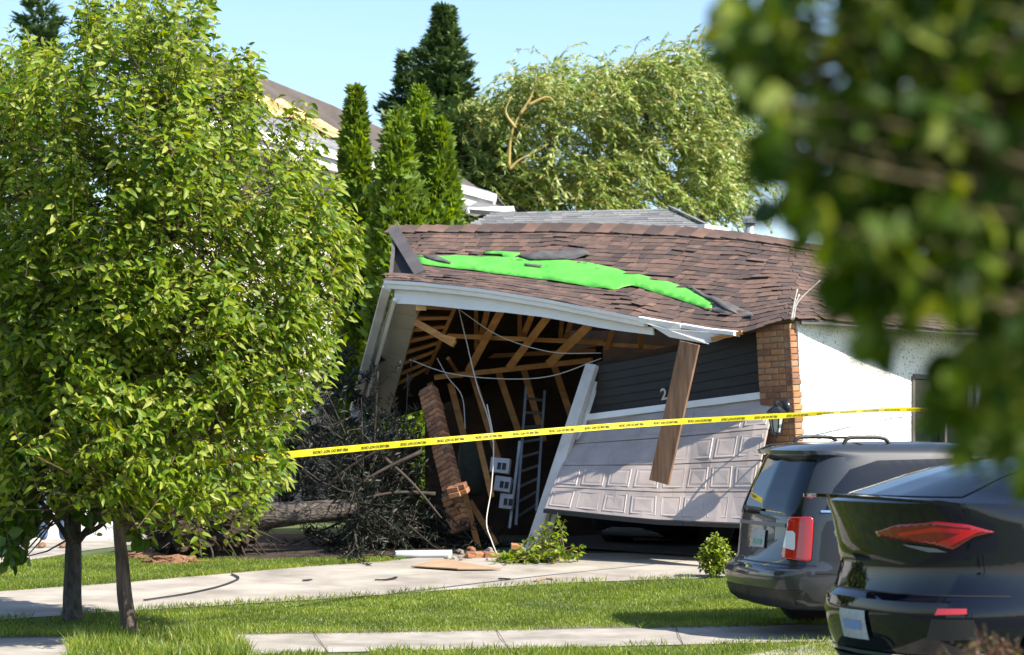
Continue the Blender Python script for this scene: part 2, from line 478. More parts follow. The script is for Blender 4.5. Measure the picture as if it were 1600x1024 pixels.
sheet('parking_pad', None, M_conc, 0.016, world_poly=[(1.7, 14.6), (9.5, 14.9), (14, 26.0), (4.6, 24.2), (1.9, 20.2)])
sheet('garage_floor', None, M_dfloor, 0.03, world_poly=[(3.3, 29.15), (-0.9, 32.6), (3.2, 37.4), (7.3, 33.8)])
sheet('far_driveway', [(-500, 905), (-10, 884), (60, 874), (130, 862), (240, 848), (240, 838), (-500, 838)], M_conc, 0.008)
sheet('shade_soil_bed', [(225, 872), (330, 879), (430, 876), (520, 872), (610, 868), (760, 862), (760, 830), (225, 838)], M_soil, 0.006)  # soil sheet, put in dark for the shade behind the fallen trunk
# expansion joints in the walk
A = Acc()
for k in range(-3, 9):
    t0 = k / 6.0
    a = SW_N[0].lerp(SW_N[2], t0); b = SW_F[0].lerp(SW_F[2], t0)
    A.slab([a + Vector((-.003, 0, .0095)), a + Vector((.003, 0, .0095)), b + Vector((.003, 0, .0095)), b + Vector((-.003, 0, .0095))], Vector((0, 0, .001)))
tag(A.build('walk_joint', M_soil), kind='structure')

def scatter_poly(poly, n):
    """n points in a polygon given in photo pixels, even on the ground"""
    w = [G(x, y) for x, y in poly]
    p2 = [(v.x, v.y) for v in w]
    x0, x1 = min(p[0] for p in p2), max(p[0] for p in p2); y0, y1 = min(p[1] for p in p2), max(p[1] for p in p2)
    out = []
    X = rng.uniform(x0, x1, n * 4); Y = rng.uniform(y0, y1, n * 4)
    for x, y in zip(X, Y):
        if inpoly(x, y, p2):
            out.append((x, y, gz(y)))
            if len(out) >= n: break
    return np.array(out)
def grass(name, poly, n, h, label, wd=0.007, lean=0.35, patch=None):
    p = scatter_poly(poly, n)
    if patch is not None:
        p = patch(p)
    k = len(p)
    d = np.stack([rng.normal(0.12, lean, k), rng.normal(0, lean, k), np.ones(k)], 1)
    hv = np.array([0.75 + 0.5 * noise.noise(Vector((a[0] * 1.2, a[1] * 1.2, 0))) for a in p])
    ln = h * hv * rng.uniform(.55, 1.3, k)
    V, T = blade_arrays(p, d, rnd_dirs(k), ln, wd * rng.uniform(.7, 1.3, k), 0.25)
    o = fast(name, V, None, T, M_grass)
    return tag(o, label, 'grass', None, 'stuff')
grass('lawn_grass', [(-30, 974), (180, 959), (330, 950), (480, 941), (700, 925), (900, 913), (1085, 906), (1180, 905), (1330, 915), (1330, 976), (600, 989), (-30, 997)], 95000, 0.050,
      'short sunlit lawn strip between the driveway and the sidewalk')
grass('verge_grass', [(-20, 888), (90, 870), (230, 868), (420, 876), (600, 872), (640, 874), (600, 879), (480, 887), (330, 900), (180, 913), (-20, 927)], 42000, 0.05,
      'lawn beyond the driveway below the fallen spruce')
grass('kerb_grass', [(100, 1040), (110, 1004), (150, 994), (250, 992), (360, 998), (380, 1016), (390, 1040)], 5200, 0.17, 'tall bright grass tuft round the foot of the near tree', 0.010, 0.4)
grass('boulevard_grass', [(380, 1036), (640, 1021), (1000, 1013), (1330, 1005), (1330, 1045), (380, 1050)], 16000, 0.07, 'grass edge in front of the sidewalk')
# ragged tufts along the edges of the concrete
def edge_tufts(pl, n, h):
    w = [G(x, y) for x, y in pl]
    out = []
    for _ in range(n):
        i = random.randrange(len(w) - 1); t = random.random()
        q = w[i].lerp(w[i + 1], t)
        if noise.noise(q * 1.7) < -0.15: continue
        out.append((q.x + random.gauss(0, .03), q.y + random.gauss(0, .05), gz(q.y)))
    p = np.array(out); k = len(p)
    return p, k
P_, K_ = [], 0
for pl in ([(0, 970), (180, 957), (330, 948), (480, 939), (700, 923), (900, 911), (1085, 905)], [(0, 925), (180, 912), (330, 899), (480, 886), (600, 878)], [(0, 996), (600, 990), (1300, 978)], [(380, 1030), (640, 1020), (1300, 1005)]):
    p, k = edge_tufts(pl, 1800, .1); P_.append(p)
p = np.concatenate(P_); k = len(p)
V, T = blade_arrays(p, np.stack([rng.normal(0, .5, k), rng.normal(0, .5, k), np.ones(k)], 1), rnd_dirs(k), rng.uniform(.04, .1, k), .008, .3)
tag(fast('edge_grass', V, None, T, M_grass), 'ragged grass blades along the edges of the concrete', 'grass', None, 'stuff')

# ------------------------------------------------------------------ garage geometry frame
AC, AS = math.cos(math.radians(40)), math.sin(math.radians(40))
XC, DC = 450 * 29 / FOC, 29.0
NOUT = Vector((-AS, -AC, 0)); ULEFT = Vector((-AC, AS, 0)); URIGHT = Vector((AS, AC, 0))
def WL(t, z, out=0.0):
    return Vector((XC - t * AC - out * AS, DC + t * AS - out * AC, z))
def PW(px, py, out=0.0):
    b = (512 - py) / FOC
    k = (px - 800) / FOC / (CP - b * SP)
    t = ((XC - out * AS) - k * (DC - out * AC)) / (AC + k * AS)
    return P(px, py, DC + t * AS - out * AC)
def SWL(px, py, out=0.0):
    """point on the stucco side wall plane"""
    b = (512 - py) / FOC
    k = (px - 800) / FOC / (CP - b * SP)
    x0 = XC + out * AC; d0 = DC - out * AS
    t = (k * d0 - x0) / (AS - k * AC)
    return P(px, py, d0 + t * AC)

garage = root_of('collapsed_garage', WL(2.6, 0.28), 'collapsed brown-roofed garage with its front torn open and roof sagging', 'garage')

# roof surface: eave and ridge stations (pixel x, pixel y, distance)
EAVE = [(606, 438, 32.3), (660, 441, 32.0), (760, 452, 31.45), (860, 468, 30.9), (960, 488, 30.35), (1050, 506, 29.9), (1110, 515, 29.55), (1158, 519, 29.2), (1208, 506, 28.95), (1243, 498, 28.9), (1292, 499, 29.2), (1400, 507, 30.0), (1520, 516, 31.0), (1640, 524, 32.0)]
RIDGE = [(616, 361, 34.8), (668, 360, 34.6), (770, 359, 34.2), (870, 357, 33.7), (970, 360, 33.2), (1060, 364, 32.8), (1120, 368, 32.5), (1170, 373, 32.3), (1225, 381, 32.1), (1262, 388, 32.0), (1310, 396, 32.1), (1410, 408, 32.8), (1530, 418, 33.6), (1650, 428, 34.4)]
EV = [P(*e) for e in EAVE]; RV = [P(*r) for r in RIDGE]
SL = [0.0]
for i in range(1, len(EV)): SL.append(SL[-1] + (0.5 * (EV[i] + RV[i]) - 0.5 * (EV[i - 1] + RV[i - 1])).length)
STOT = SL[-1]
def cr(seq, i, t):
    n = len(seq)
    p0, p1, p2, p3 = seq[max(i - 1, 0)], seq[i], seq[min(i + 1, n - 1)], seq[min(i + 2, n - 1)]
    return 0.5 * ((2 * p1) + (p2 - p0) * t + (2 * p0 - 5 * p1 + 4 * p2 - p3) * t * t + (-p0 + 3 * p1 - 3 * p2 + p3) * t ** 3)
WR = [P(985, 470, 30.6), P(870, 380, 33.0), P(1150, 400, 31.6), P(1130, 480, 30.2), P(880, 410, 32.2)]
def RF(s, t, off=0.0):
    s = min(max(s, 0), STOT)
    i = 0
    while i < len(SL) - 2 and SL[i + 1] < s: i += 1
    f = (s - SL[i]) / (SL[i + 1] - SL[i])
    e = cr(EV, i, f); r = cr(RV, i, f)
    p = e.lerp(r, t)
    sag = -0.10 * math.sin(math.pi * min(max(t, 0), 1)) * (0.5 + 0.5 * math.sin(s * 0.9))
    p.z += sag + 0.022 * noise.noise(Vector((s * 1.3, t * 5, 3.1))) + off
    for w, amp, rr in ((WR[0], .03, .35), (WR[1], .02, .28), (WR[2], .018, .3), (WR[3], .02, .3), (WR[4], .02, .35)):
        q = (p - w); d2 = (q.x / rr) ** 2 + (q.y / (rr * 1.3)) ** 2
        p.z += amp * math.exp(-d2) * math.cos(q.x * 6)
    return p
def RN(s, t):
    a = RF(s + .05, t) - RF(s - .05, t); b = RF(s, t + .02) - RF(s, t - .02)
    n = a.cross(b).normalized()
    return a.normalized(), b.normalized(), (n if n.z > 0 else -n)
def s_left(t):
    if t < .15: return 0.0
    return max(0.0, (616 + 42 * min(1, (1 - t) / .72) - (606 + 10 * t)) / 114 - .03)
A = Acc()
NS, NT = 70, 20
V = []; F = []
for off in (0, -0.03):
    for i in range(NS + 1):
        for j in range(NT + 1):
            t_ = j / NT; V.append(RF(s_left(t_) + (STOT - s_left(t_)) * i / NS, t_, off))
def gi(l, i, j): return l * (NS + 1) * (NT + 1) + i * (NT + 1) + j
for i in range(NS):
    for j in range(NT):
        F.append((gi(0, i, j), gi(0, i + 1, j), gi(0, i + 1, j + 1), gi(0, i, j + 1)))
        F.append((gi(1, i, j + 1), gi(1, i + 1, j + 1), gi(1, i + 1, j), gi(1, i, j)))
    for j in (0, NT):
        F.append((gi(0, i, j), gi(1, i, j), gi(1, i + 1, j), gi(0, i + 1, j)))
for j in range(NT):
    for i in (0, NS):
        F.append((gi(0, i, j), gi(0, i, j + 1), gi(1, i, j + 1), gi(1, i, j)))
A.add(V, F)
deck = A.build('roof', M_deck, garage)
# back slope behind the ridge
A = Acc(); V = []; F = []
for i in range(21):
    r = RF(STOT * i / 20, 1.0, -.02)
    for j in range(4):
        V.append(r + URIGHT * (j * 1.15) + Vector((0, 0, -j * .42)))
    for j in range(4):
        V.append(r + URIGHT * (j * 1.15) + Vector((0, 0, -j * .42 - .05)))
for i in range(20):
    for j in range(3):
        a = i * 8 + j; F.append((a, a + 8, a + 9, a + 1)); F.append((a + 4, a + 5, a + 13, a + 12))
A.add(V, F); A.build('back_roof_slope', M_deck, garage)

GREEN = [(652, 403), (700, 402), (752, 404), (756, 395), (812, 398), (806, 406), (870, 408), (925, 415), (985, 430), (1020, 438), (1047, 445), (1085, 458), (1112, 474), (1112, 487), (1085, 477), (1047, 465), (1000, 451), (960, 453), (900, 446), (850, 438), (740, 424), (657, 414)]
FELT = [(812, 403), (840, 400), (900, 396), (915, 404), (880, 409), (830, 410)]
# courses of shingles
unit = unit_box('shingle', M_shin)
EXPO = 0.155
slope_len = 3.1
NC = int(slope_len / EXPO)
tabs = []
for c in range(NC + 1):
    t = (c + 0.35) / (NC + 0.4)
    s = -random.uniform(0, .2)
    while s < STOT:
        w = random.choice((.10, .13, .15, .18, .22, .26))
        sc = s + w / 2
        if 0.02 < sc < STOT - .05:
            if c <= 2 and sc < 0.45: pass
            p = RF(sc, t)
            x, y = pix(p)
            # the left rake: the slope starts further right above the eave return
            rake = 616 + (658 - 616) * max(0, min(1, (1 - t) / 0.72))
            inside = x > rake if t > .16 else x > 606
            if inside and not inpoly(x, y, GREEN) and not inpoly(x, y, FELT):
                tabs.append((sc, t, w, x, y))
        s += w
def near_green(x, y):
    return inpoly(x, y + 9, GREEN) or inpoly(x - 14, y, GREEN) or inpoly(x - 10, y + 10, GREEN)
lift_spots = [(878, 372), (985, 470), (1000, 478), (1160, 395), (1190, 410), (1210, 450), (1185, 433), (1040, 430), (905, 384), (1125, 475), (1135, 490), (960, 462), (1150, 368), (1075, 392), (700, 435), (1010, 482)]
mats_ = []
for sc, t, w, x, y in tabs:
    a, b, n = RN(sc, t)
    tilt = random.gauss(0.045, .012); yaw = random.gauss(0, .012)
    up = 0.006 + random.uniform(0, .004)
    for lx, ly in lift_spots:
        d = math.hypot((x - lx) / 26, (y - ly) / 6)
        if d < 1: tilt += (1 - d) * .16; up += (1 - d) * .014; yaw += random.gauss(0, .025)
    if near_green(x, y) and random.random() < .4: tilt += random.uniform(.03, .14); yaw += random.gauss(0, .04); up += .006
    M = frame(RF(sc, t) + n * up, a, n) @ Matrix.Rotation(yaw, 4, 'Z') @ Matrix.Rotation(tilt, 4, 'X')
    # the lower edge is the proud one: rotate about the slope-wise top
    dirn = 1 if (M.to_3x3() @ Vector((0, 1, 0))).dot(b) > 0 else -1
    M = frame(RF(sc, t) + n * (up + .004), a, n) @ Matrix.Rotation(yaw, 4, 'Z') @ Matrix.Rotation(-tilt * dirn, 4, 'X') @ Matrix.Diagonal((w * .985, EXPO * 1.28, random.choice((.007, .007, .012)), 1))
    mats_.append((w / (RF(sc, t).y ** 2) * (1.0 + .4 * (x / 1300)) * (0.0 if x > 1300 else 1.0), M))
mats_.sort(key=lambda q: -q[0])
for _, M in mats_[:300]:
    piece('shingle', unit, M, deck)
A = Acc()
cube = [Vector((x, y, z)) for z in (-.5, .5) for x, y in ((-.5, -.5), (.5, -.5), (.5, .5), (-.5, .5))]
for _, M in mats_[300:]:
    A.box8([M @ v for v in cube])
tag(A.build('shingle_field', M_shin, deck), kind='stuff')
cap = unit_box('ridge_cap', M_shin, .30, .30, .016)
s = 0.1
while s < STOT - .2:
    a, b, n = RN(s, .985)
    M = frame(RF(s, .99) + n * .03, a, n) @ Matrix.Rotation(random.gauss(0, .05), 4, 'Z') @ Matrix.Rotation(random.gauss(.05, .03), 4, 'Y')
    piece('ridge_cap', cap, M, deck)
    s += .235
# green underlay, felt and curled strips
def roof_patch(name, poly, m, lift, wave=0.0, sub=3):
    """sheet lying on the roof inside a pixel polygon; nearest roof parameters by search"""
    bm = bmesh.new()
    vs_ = [bm.verts.new((x, y, 0)) for x, y in poly]
    f = bm.faces.new(vs_)
    bmesh.ops.triangulate(bm, faces=[f])
    for _ in range(sub):
        bmesh.ops.subdivide_edges(bm, edges=[e for e in bm.edges if e.calc_length() > 14], cuts=1)
        bmesh.ops.triangulate(bm, faces=bm.faces[:])
    for v in bm.verts:
        x, y = v.co.x, v.co.y
        s, t = STOT * (x - 606) / (1640 - 606), .5
        for _ in range(14):
            p0 = pix(RF(s, t)); ps = pix(RF(s + .05, t)); pt = pix(RF(s, t + .02))
            a11, a12 = (ps[0] - p0[0]) / .05, (pt[0] - p0[0]) / .02
            a21, a22 = (ps[1] - p0[1]) / .05, (pt[1] - p0[1]) / .02
            det = a11 * a22 - a12 * a21
            ex, ey = x - p0[0], y - p0[1]
            s += .8 * (ex * a22 - ey * a12) / det; t += .8 * (a11 * ey - a21 * ex) / det
            s = min(max(s, 0.0), STOT); t = min(max(t, 0), 1)
        _, _, n = RN(s, t)
        v.co = RF(s, t) + n * (lift + wave * noise.noise(Vector((s * 4, t * 9, 1))))
    bmesh.ops.recalc_face_normals(bm, faces=bm.faces)
    bmesh.ops.solidify(bm, geom=bm.faces[:], thickness=.004)
    me = bpy.data.meshes.new(name); bm.to_mesh(me); bm.free(); me.materials.append(m)
    me.polygons.foreach_set('use_smooth', [True] * len(me.polygons))
    return link(bpy.data.objects.new(name, me), deck)
tag(roof_patch('underlay', [(650, 402), (700, 402), (752, 404), (806, 405), (870, 407), (925, 414), (985, 429), (1020, 437), (1047, 444), (1085, 457), (1114, 474), (1113, 489), (1085, 479), (1047, 467), (1003, 453), (988, 449), (960, 456), (900, 448), (850, 440), (740, 426), (655, 416)], M_under, .030, .016), 'bright green underlay laid bare by lost shingles')
roof_patch('underlay', [(757, 395), (785, 395), (813, 398), (808, 406), (788, 406), (784, 400), (757, 399)], M_under, .026, .0, 2)
roof_patch('felt_strip', [(810, 404), (838, 399), (905, 393), (925, 402), (890, 409), (830, 411)], M_felt, .05, .05)
roof_patch('felt_strip', [(1068, 448), (1086, 456), (1118, 470), (1150, 488), (1156, 494), (1132, 488), (1112, 474), (1090, 462)], M_felt, .05, .05, 2)
roof_patch('felt_strip', [(1112, 474), (1138, 476), (1176, 492), (1180, 500), (1150, 498), (1112, 490)], M_felt, .03, .04, 2)
roof_patch('felt_strip', [(660, 404), (672, 403), (706, 415), (704, 417), (676, 411)], M_felt, .05, .03, 2)
roof_patch('felt_strip', [(820, 417), (848, 418), (846, 421), (822, 420)], M_felt, .045, .02, 2)

# left gable: dark triangle, rake board, side trim
A = Acc()
ga, gb, gc = P(617, 363, 34.6), P(656, 428, 32.7), P(610, 438, 32.9)
A.slab([ga, gb, gc, ga.lerp(gc, .5)], Vector((.02, .06, 0)))
A.build('gable_panel', M_black, garage)
A = Acc(); A.beam(P(614, 358, 34.6), P(657, 428, 32.5), .16, .05, (0, -1, .1)); A.build('rake_board', M_rake, garage)
A = Acc(); A.beam(P(617, 366, 34.55), P(610, 437, 32.6), .05, .05); A.build('corner_trim', M_rake, garage)

# gutter and fascia along the eave
def along(pts, prof, name, m, parent, dirn=None):
    """extrude a (out, up) profile along a polyline"""
    A = Acc(); V = []; F = []
    n = len(prof)
    for i, p in enumerate(pts):
        t = (pts[min(i + 1, len(pts) - 1)] - pts[max(i - 1, 0)]).normalized()
        o = dirn or Vector((t.y, -t.x, 0)).normalized()
        if o.y > 0: o = -o
        for a, b in prof: V.append(p + o * a + Vector((0, 0, b)))
    for i in range(len(pts) - 1):
        for k in range(n):
            k2 = (k + 1) % n
            F.append((i * n + k, i * n + k2, (i + 1) * n + k2, (i + 1) * n + k))
    F.append(tuple(range(n))); F.append(tuple((len(pts) - 1) * n + k for k in range(n)))
    A.add(V, F)
    return A.build(name, m, parent)
def eave_line(x0, x1, dy0, dy1, n=14, dd=0.0):
    out = []
    for i in range(n + 1):
        x = x0 + (x1 - x0) * i / n
        j = 0
        while j < len(EAVE) - 2 and EAVE[j + 1][0] < x: j += 1
        f = (x - EAVE[j][0]) / (EAVE[j + 1][0] - EAVE[j][0])
        y = EAVE[j][1] + f * (EAVE[j + 1][1] - EAVE[j][1]); d = EAVE[j][2] + f * (EAVE[j + 1][2] - EAVE[j][2])
        out.append(P(x, y + dy0 + (dy1 - dy0) * i / n, d + dd))
    return out
GUT = [(0, 0), (.11, .0), (.125, .012), (.125, -.03), (.10, -.05), (.095, -.095), (.0, -.10)]
gut = along(eave_line(608, 1012, 2, 1), GUT, 'gutter', M_white, garage)
along(eave_line(1006, 1072, -1, -2, 8), [(0, .01), (.12, .01), (.135, .0), (.125, -.07), (0, -.08)], 'gutter', M_white, garage)
along(eave_line(1072, 1156, -2, 0, 8), [(0, .01), (.12, .0), (.12, -.045), (0, -.06)], 'gutter', M_white, garage)
A = Acc()
fl = eave_line(616, 1020, 14, 12, 14, .02); fh = [22, 22, 22, 22, 22, 21, 19, 18, 17, 17, 17, 17, 16, 14, 12]
for i in range(14):
    sc = P(0, 0, 1)
    h0 = fh[i] * fl[i].y / FOC; h1 = fh[i + 1] * fl[i + 1].y / FOC
    A.slab([fl[i], fl[i + 1], fl[i + 1] - Vector((0, .04, h1)), fl[i] - Vector((0, .04, h0))], NOUT * -.03)
A.build('fascia', M_white, garage)
along(eave_line(1250, 1630, 2, 2, 10, -.02), [(0, .0), (.03, .0), (.03, -.05), (0, -.05)], 'fascia', M_rake, garage)
# torn and folded fascia metal where the eave broke
A = Acc()
A.slab([P(1012, 506, 29.75), P(1040, 514, 29.6), P(1108, 538, 29.25), P(1046, 527, 29.6)], Vector((0, .012, .004)))
A.slab([P(1008, 498, 29.8), P(1060, 506, 29.5), P(1040, 516, 29.65), P(1012, 507, 29.8)], Vector((0, .012, .004)))
A.build('bent_fascia', M_white, garage)
A = Acc()
A.slab([P(1040, 514, 29.7), P(1150, 523, 29.2), P(1118, 534, 29.35), P(1100, 537, 29.4)], Vector((0, .014, .004)))
A.build('bent_fascia', M_trim, garage)
A = Acc(); A.beam(P(1112, 530, 29.35), P(1160, 520, 29.15), .05, .05); A.build('torn_board', M_lum, garage)

# dropped left eave: soffit panels, lookouts, fascia and gutter
s0, s1, s2, s3 = P(612, 466, 32.25), P(657, 473, 32.2), P(606, 655, 35.2), P(557, 640, 35.4)
NP = 9
for i in range(NP):
    a, b = i / NP, (i + .985) / NP
    q = [s0.lerp(s3, a), s1.lerp(s2, a), s1.lerp(s2, b), s0.lerp(s3, b)]
    A = Acc(); A.slab(q, Vector((0.004, .03 + .002 * (i % 2), .012)))
    A.build('soffit_panel', M_soff, garage)
A = Acc(); A.beam(P(606, 446, 32.2), P(554, 640, 35.3), .13, .12); A.build('side_gutter', M_trim, garage, bevel=.015)
A = Acc(); A.beam(P(617, 468, 32.15), P(567, 645, 35.2), .05, .05); A.build('side_fascia', M_white, garage)
A = Acc()
dp = curve_pts([P(553, 636, 35.2), P(560, 655, 34.8), P(574, 672, 34.4), P(588, 690, 34.2), P(592, 715, 34.1)], 5)
for i in range(len(dp) - 1):
    w = .05 + .03 * math.sin(i * .5)
    A.beam(dp[i], dp[i + 1] + (dp[i + 1] - dp[i]) * .05, w * 2, .02, (.3, -1, .2 * math.sin(i)))
A.build('hanging_flashing', M_trim, garage)
ra0, ra1 = P(657, 474, 32.3), P(616, 612, 34.8)
rb0, rb1 = P(713, 477, 32.5), P(668, 580, 34.6)
for a, b in ((ra0, ra1), (rb0, rb1)):
    A = Acc(); A.beam(a, b, .045, .11); A.build('rafter', M_lum, garage)
for i in range(8):
    f = (i + .25) / 8
    a = ra0.lerp(ra1, f); b = rb0.lerp(rb1, min(1, f * 1.02))
    A = Acc(); A.beam(a + Vector((0, .05, 0)), b + Vector((0, .05, random.uniform(-.02, .02))), .1, .045, (0, -.3, 1)); A.build('lookout', M_lum, garage)
A = Acc(); A.beam(P(650, 504, 32.3), P(710, 538, 31.9), .09, .04); A.build('broken_lookout', M_lum, garage)
A = Acc(); A.beam(P(688, 524, 32.0), P(712, 530, 31.9), .04, .04); A.build('broken_lookout', M_lum, garage)
A = Acc(); A.beam(P(650, 476, 32.1), P(652, 476, 32.1) + Vector((.12, 0, 0)), .16, .05); A.build('rafter_block', M_ply, garage)

# trusses, plates and studs inside
def member(p0, d0, p1, d1, w, h=.04, nm='truss_member'):
    A = Acc(); A.beam(P(*p0, d0), P(*p1, d1), w, h); return A.build(nm, M_lum, garage)
for a, b, da, db, w in [((785, 482), (732, 580), 32.2, 33.6, .10), ((763, 480), (750, 533), 32.6, 33.4, .08), ((857, 494), (796, 574), 31.8, 33.3, .10), ((832, 490), (817, 527), 32.2, 33.0, .08), ((922, 507), (858, 568), 31.4, 33.0, .11), ((893, 500), (884, 530), 32.2, 32.8, .07),
                        ((744, 478), (744, 545), 33.2, 33.8, .06), ((812, 488), (812, 530), 33.2, 33.6, .06), ((878, 500), (876, 528), 33.0, 33.4, .06), ((958, 512), (948, 545), 31.6, 32.0, .06), ((1000, 520), (1001, 545), 31.2, 31.4, .06), ((700, 479), (684, 545), 33.4, 34.0, .07),
                        ((720, 590), (700, 560), 34.5, 33.6, .05)]:
    member(a, da, b, db, w)
member((700, 525), 33.2, (945, 536), 32.2, .06, .04, 'ceiling_joist')
member((935, 537), 32.1, (1050, 545), 31.2, .05, .04, 'ceiling_joist')
member((680, 590), 34.2, (925, 563), 33.0, .07, .06, 'wall_plate')
member((660, 562), 35.4, (930, 548), 34.4, .06, .05, 'wall_plate')
for a, b in [((704, 600), (727, 690)), ((738, 586), (778, 716)), ((778, 580), (812, 680)), ((818, 577), (850, 690)), ((866, 572), (905, 690)), ((672, 600), (690, 640))]:
    member(a, 34.4, b, 34.0, .09, .05, 'wall_stud')
for a, b in [((726, 770), (748, 858)), ((735, 785), (775, 850)), ((748, 690), (768, 775))]:
    member(a, 32.6, b, 31.6, .075, .045, 'fallen_stud')
# sheathing of the back and far walls and right wall inside
A = Acc()
q0 = RF(0, 1) + URIGHT * 3.3 + ULEFT * 1.2; q1 = RF(STOT * .66, 1) + URIGHT * 3.3
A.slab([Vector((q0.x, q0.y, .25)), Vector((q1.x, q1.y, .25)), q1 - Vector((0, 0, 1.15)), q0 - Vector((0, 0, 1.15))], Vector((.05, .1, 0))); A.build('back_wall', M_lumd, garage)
A = Acc()
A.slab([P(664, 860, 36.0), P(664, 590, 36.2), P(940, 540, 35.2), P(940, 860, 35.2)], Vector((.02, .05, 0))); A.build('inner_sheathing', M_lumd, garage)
A = Acc()
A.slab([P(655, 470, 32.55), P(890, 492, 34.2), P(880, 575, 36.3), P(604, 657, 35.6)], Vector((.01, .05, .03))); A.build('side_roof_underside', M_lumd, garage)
A = Acc()
A.slab([ga, gb, RF(1.2, .3, -.05), RF(.9, 1, -.05)] if False else [P(617, 364, 34.9), P(660, 430, 33.0), P(700, 478, 33.3), P(640, 440, 36.0)], Vector((.02, .05, 0))); A.build('gable_sheathing', M_lumd, garage)
# stucco side wall, leaning with the frame
side_top = [SWL(1246, 499), SWL(1640, 533)]; side_bot = [SWL(1262, 880), SWL(1640, 842)]
side_bot[0].z = gz(side_bot[0].y); side_bot[1].z = .3
WX0, WX1, WY0, WY1 = 1424, 1520, 588, 705
A = Acc()
def sq(x0, y0, x1, y1):
    return [SWL(x0, y0), SWL(x1, y0), SWL(x1, y1), SWL(x0, y1)]
TH = Vector((-AC, AS, 0)) * .18
wl_ = [side_bot[0], side_top[0], SWL(WX0, 515), SWL(WX0, 870)]
wl_[3].z = .3
A.slab([side_bot[0], side_top[0], SWL(WX0, 514), wl_[3]], TH)
A.slab([SWL(WX0, 514), SWL(WX1, 523), SWL(WX1, WY0 + 6), SWL(WX0, WY0)], TH)
lo0, lo1 = SWL(WX0, 870), SWL(WX1, 850); lo0.z = lo1.z = .3
A.slab([lo0, SWL(WX0, WY1), SWL(WX1, WY1 - 4), lo1], TH)
lo2, lo3 = SWL(WX1, 850), SWL(1640, 842); lo2.z = lo3.z = .3
A.slab([lo2, SWL(WX1, 523), side_top[1], lo3], TH)
A.build('stucco_wall', M_stuc, garage)
A = Acc()
A.slab([SWL(WX0, WY0, -.08), SWL(WX1, WY0 + 6, -.08), SWL(WX1, WY1 - 4, -.08), SWL(WX0, WY1, -.08)], TH * .05)
wnd = A.build('window', M_win, garage)
for a, b in [((WX0, WY0), (WX0, WY1)), ((WX1, WY0 + 6), (WX1, WY1 - 4)), ((WX0, WY0), (WX1, WY0 + 6)), ((WX0, WY1), (WX1, WY1 - 4)), ((1474, WY0 + 3), (1474, WY1 - 2))]:
    A = Acc(); A.beam(SWL(*a, -.02), SWL(*b, -.02), .06, .08, (AC, -AS, 0)); A.build('window_frame', M_rake, wnd)

# brick pillar at the right of the door: brick by brick
pil_base = WL(0.0, gz(29) - .02)
pillar = bpy.data.objects.new('brick_pillar', None)
LEAN = Matrix.Translation(pil_base) @ Matrix.Rotation(math.radians(-3.0), 4, 'Y') @ Matrix.Translation(-pil_base)
COL.objects.link(pillar); pillar.parent = garage; pillar.matrix_parent_inverse = Matrix.Translation(-garage.location)
CH = .0745; BT = .012
bricks = {k: unit_box('brick', M_brick, k - BT, .09, CH - BT, .004) for k in (.20, .10, .15)}
PWD = .42
NCO = 39
for c in range(NCO):
    z = gz(29) + CH * (c + .5)
    lay = [.20, .10, .10] if c % 2 else [.10, .20, .10]
    lay = [.20, .20] if c % 2 == 0 else [.10, .20, .10]
    t = 0.0
    for w in lay:
        ctr = WL(t + w / 2, z, .045 + random.gauss(0, .002))
        M = LEAN @ frame(ctr, ULEFT, (0, 0, 1)) @ Matrix.Rotation(random.gauss(0, .01), 4, 'Z')
        o = bpy.data.objects.new('brick', bricks[w]); o.matrix_basis = M; COL.objects.link(o); o.parent = pillar
        t += w
    # return brick on the sunlit side
    ctr = WL(-.046, z, .09 - .075) ; w = .15 if c % 2 == 0 else .20
    ctr = WL(-.0455, z, .09 - w / 2)
    M = LEAN @ frame(ctr, URIGHT, (0, 0, 1))
    o = bpy.data.objects.new('brick', bricks[w]); o.matrix_basis = M; COL.objects.link(o); o.parent = pillar
A = Acc()
a0 = WL(-.08, gz(29), .083); 
A.slab([WL(-.08, gz(29), .080), WL(.392, gz(29), .080), WL(.392, gz(29), -.08), WL(-.08, gz(29), -.08)], Vector((0, 0, CH * NCO - .006)))
mo = A.build('mortar_core', M_mort, pillar)
mo.matrix_parent_inverse = Matrix.Identity(4)
mo.data.transform(LEAN)
# loose wall ties sticking out of the pillar top
for p in ([(1238, 500), (1240, 478), (1246, 452)], [(1240, 500), (1247, 472), (1282, 438)], [(1236, 500), (1240, 482), (1249, 460)]):
    A = Acc(); A.tube(curve_pts([P(*q, 28.75) for q in p], 5), .008, 6); A.build('wall_tie', M_cable, garage, True)

# black boards above the door, header trim, number
def dark_board(i, n=6):
    f0, f1 = i / n, (i + 1) / n - .003
    Lx0, Lx1 = 1207, 1212
    def row(f):
        # upper edge of the panel runs from (905,640)... to (1207,508); lower from (893,650) to (1210,610)
        pts = []
        for x in (1208, 1150, 1090, 1020, 950, 896):
            k = (1208 - x) / (1208 - 896)
            yt = 509 + (572 - 509) * k + 6 * math.sin(k * 3.1)
            yb = 611 + (652 - 611) * k
            pts.append((max(x, 0) + (1 - f) * 36 * k, yt + (yb - yt) * f))
        return pts
    A = Acc()
    a, b = row(f0), row(f1)
    for k in range(5):
        A.slab([PW(*a[k], .02), PW(*a[k + 1], .02), PW(*b[k + 1], .036), PW(*b[k], .036)], -NOUT * .02)
    return A.build('siding_board', M_black, garage)
for i in range(6): dark_board(i)
A = Acc()
A.slab([PW(1207, 506, -.03), PW(932, 566, -.03), PW(890, 660, -.03), PW(1210, 625, -.03)], -NOUT * .03)
A.build('header_sheathing', M_lumd, garage)
A = Acc()
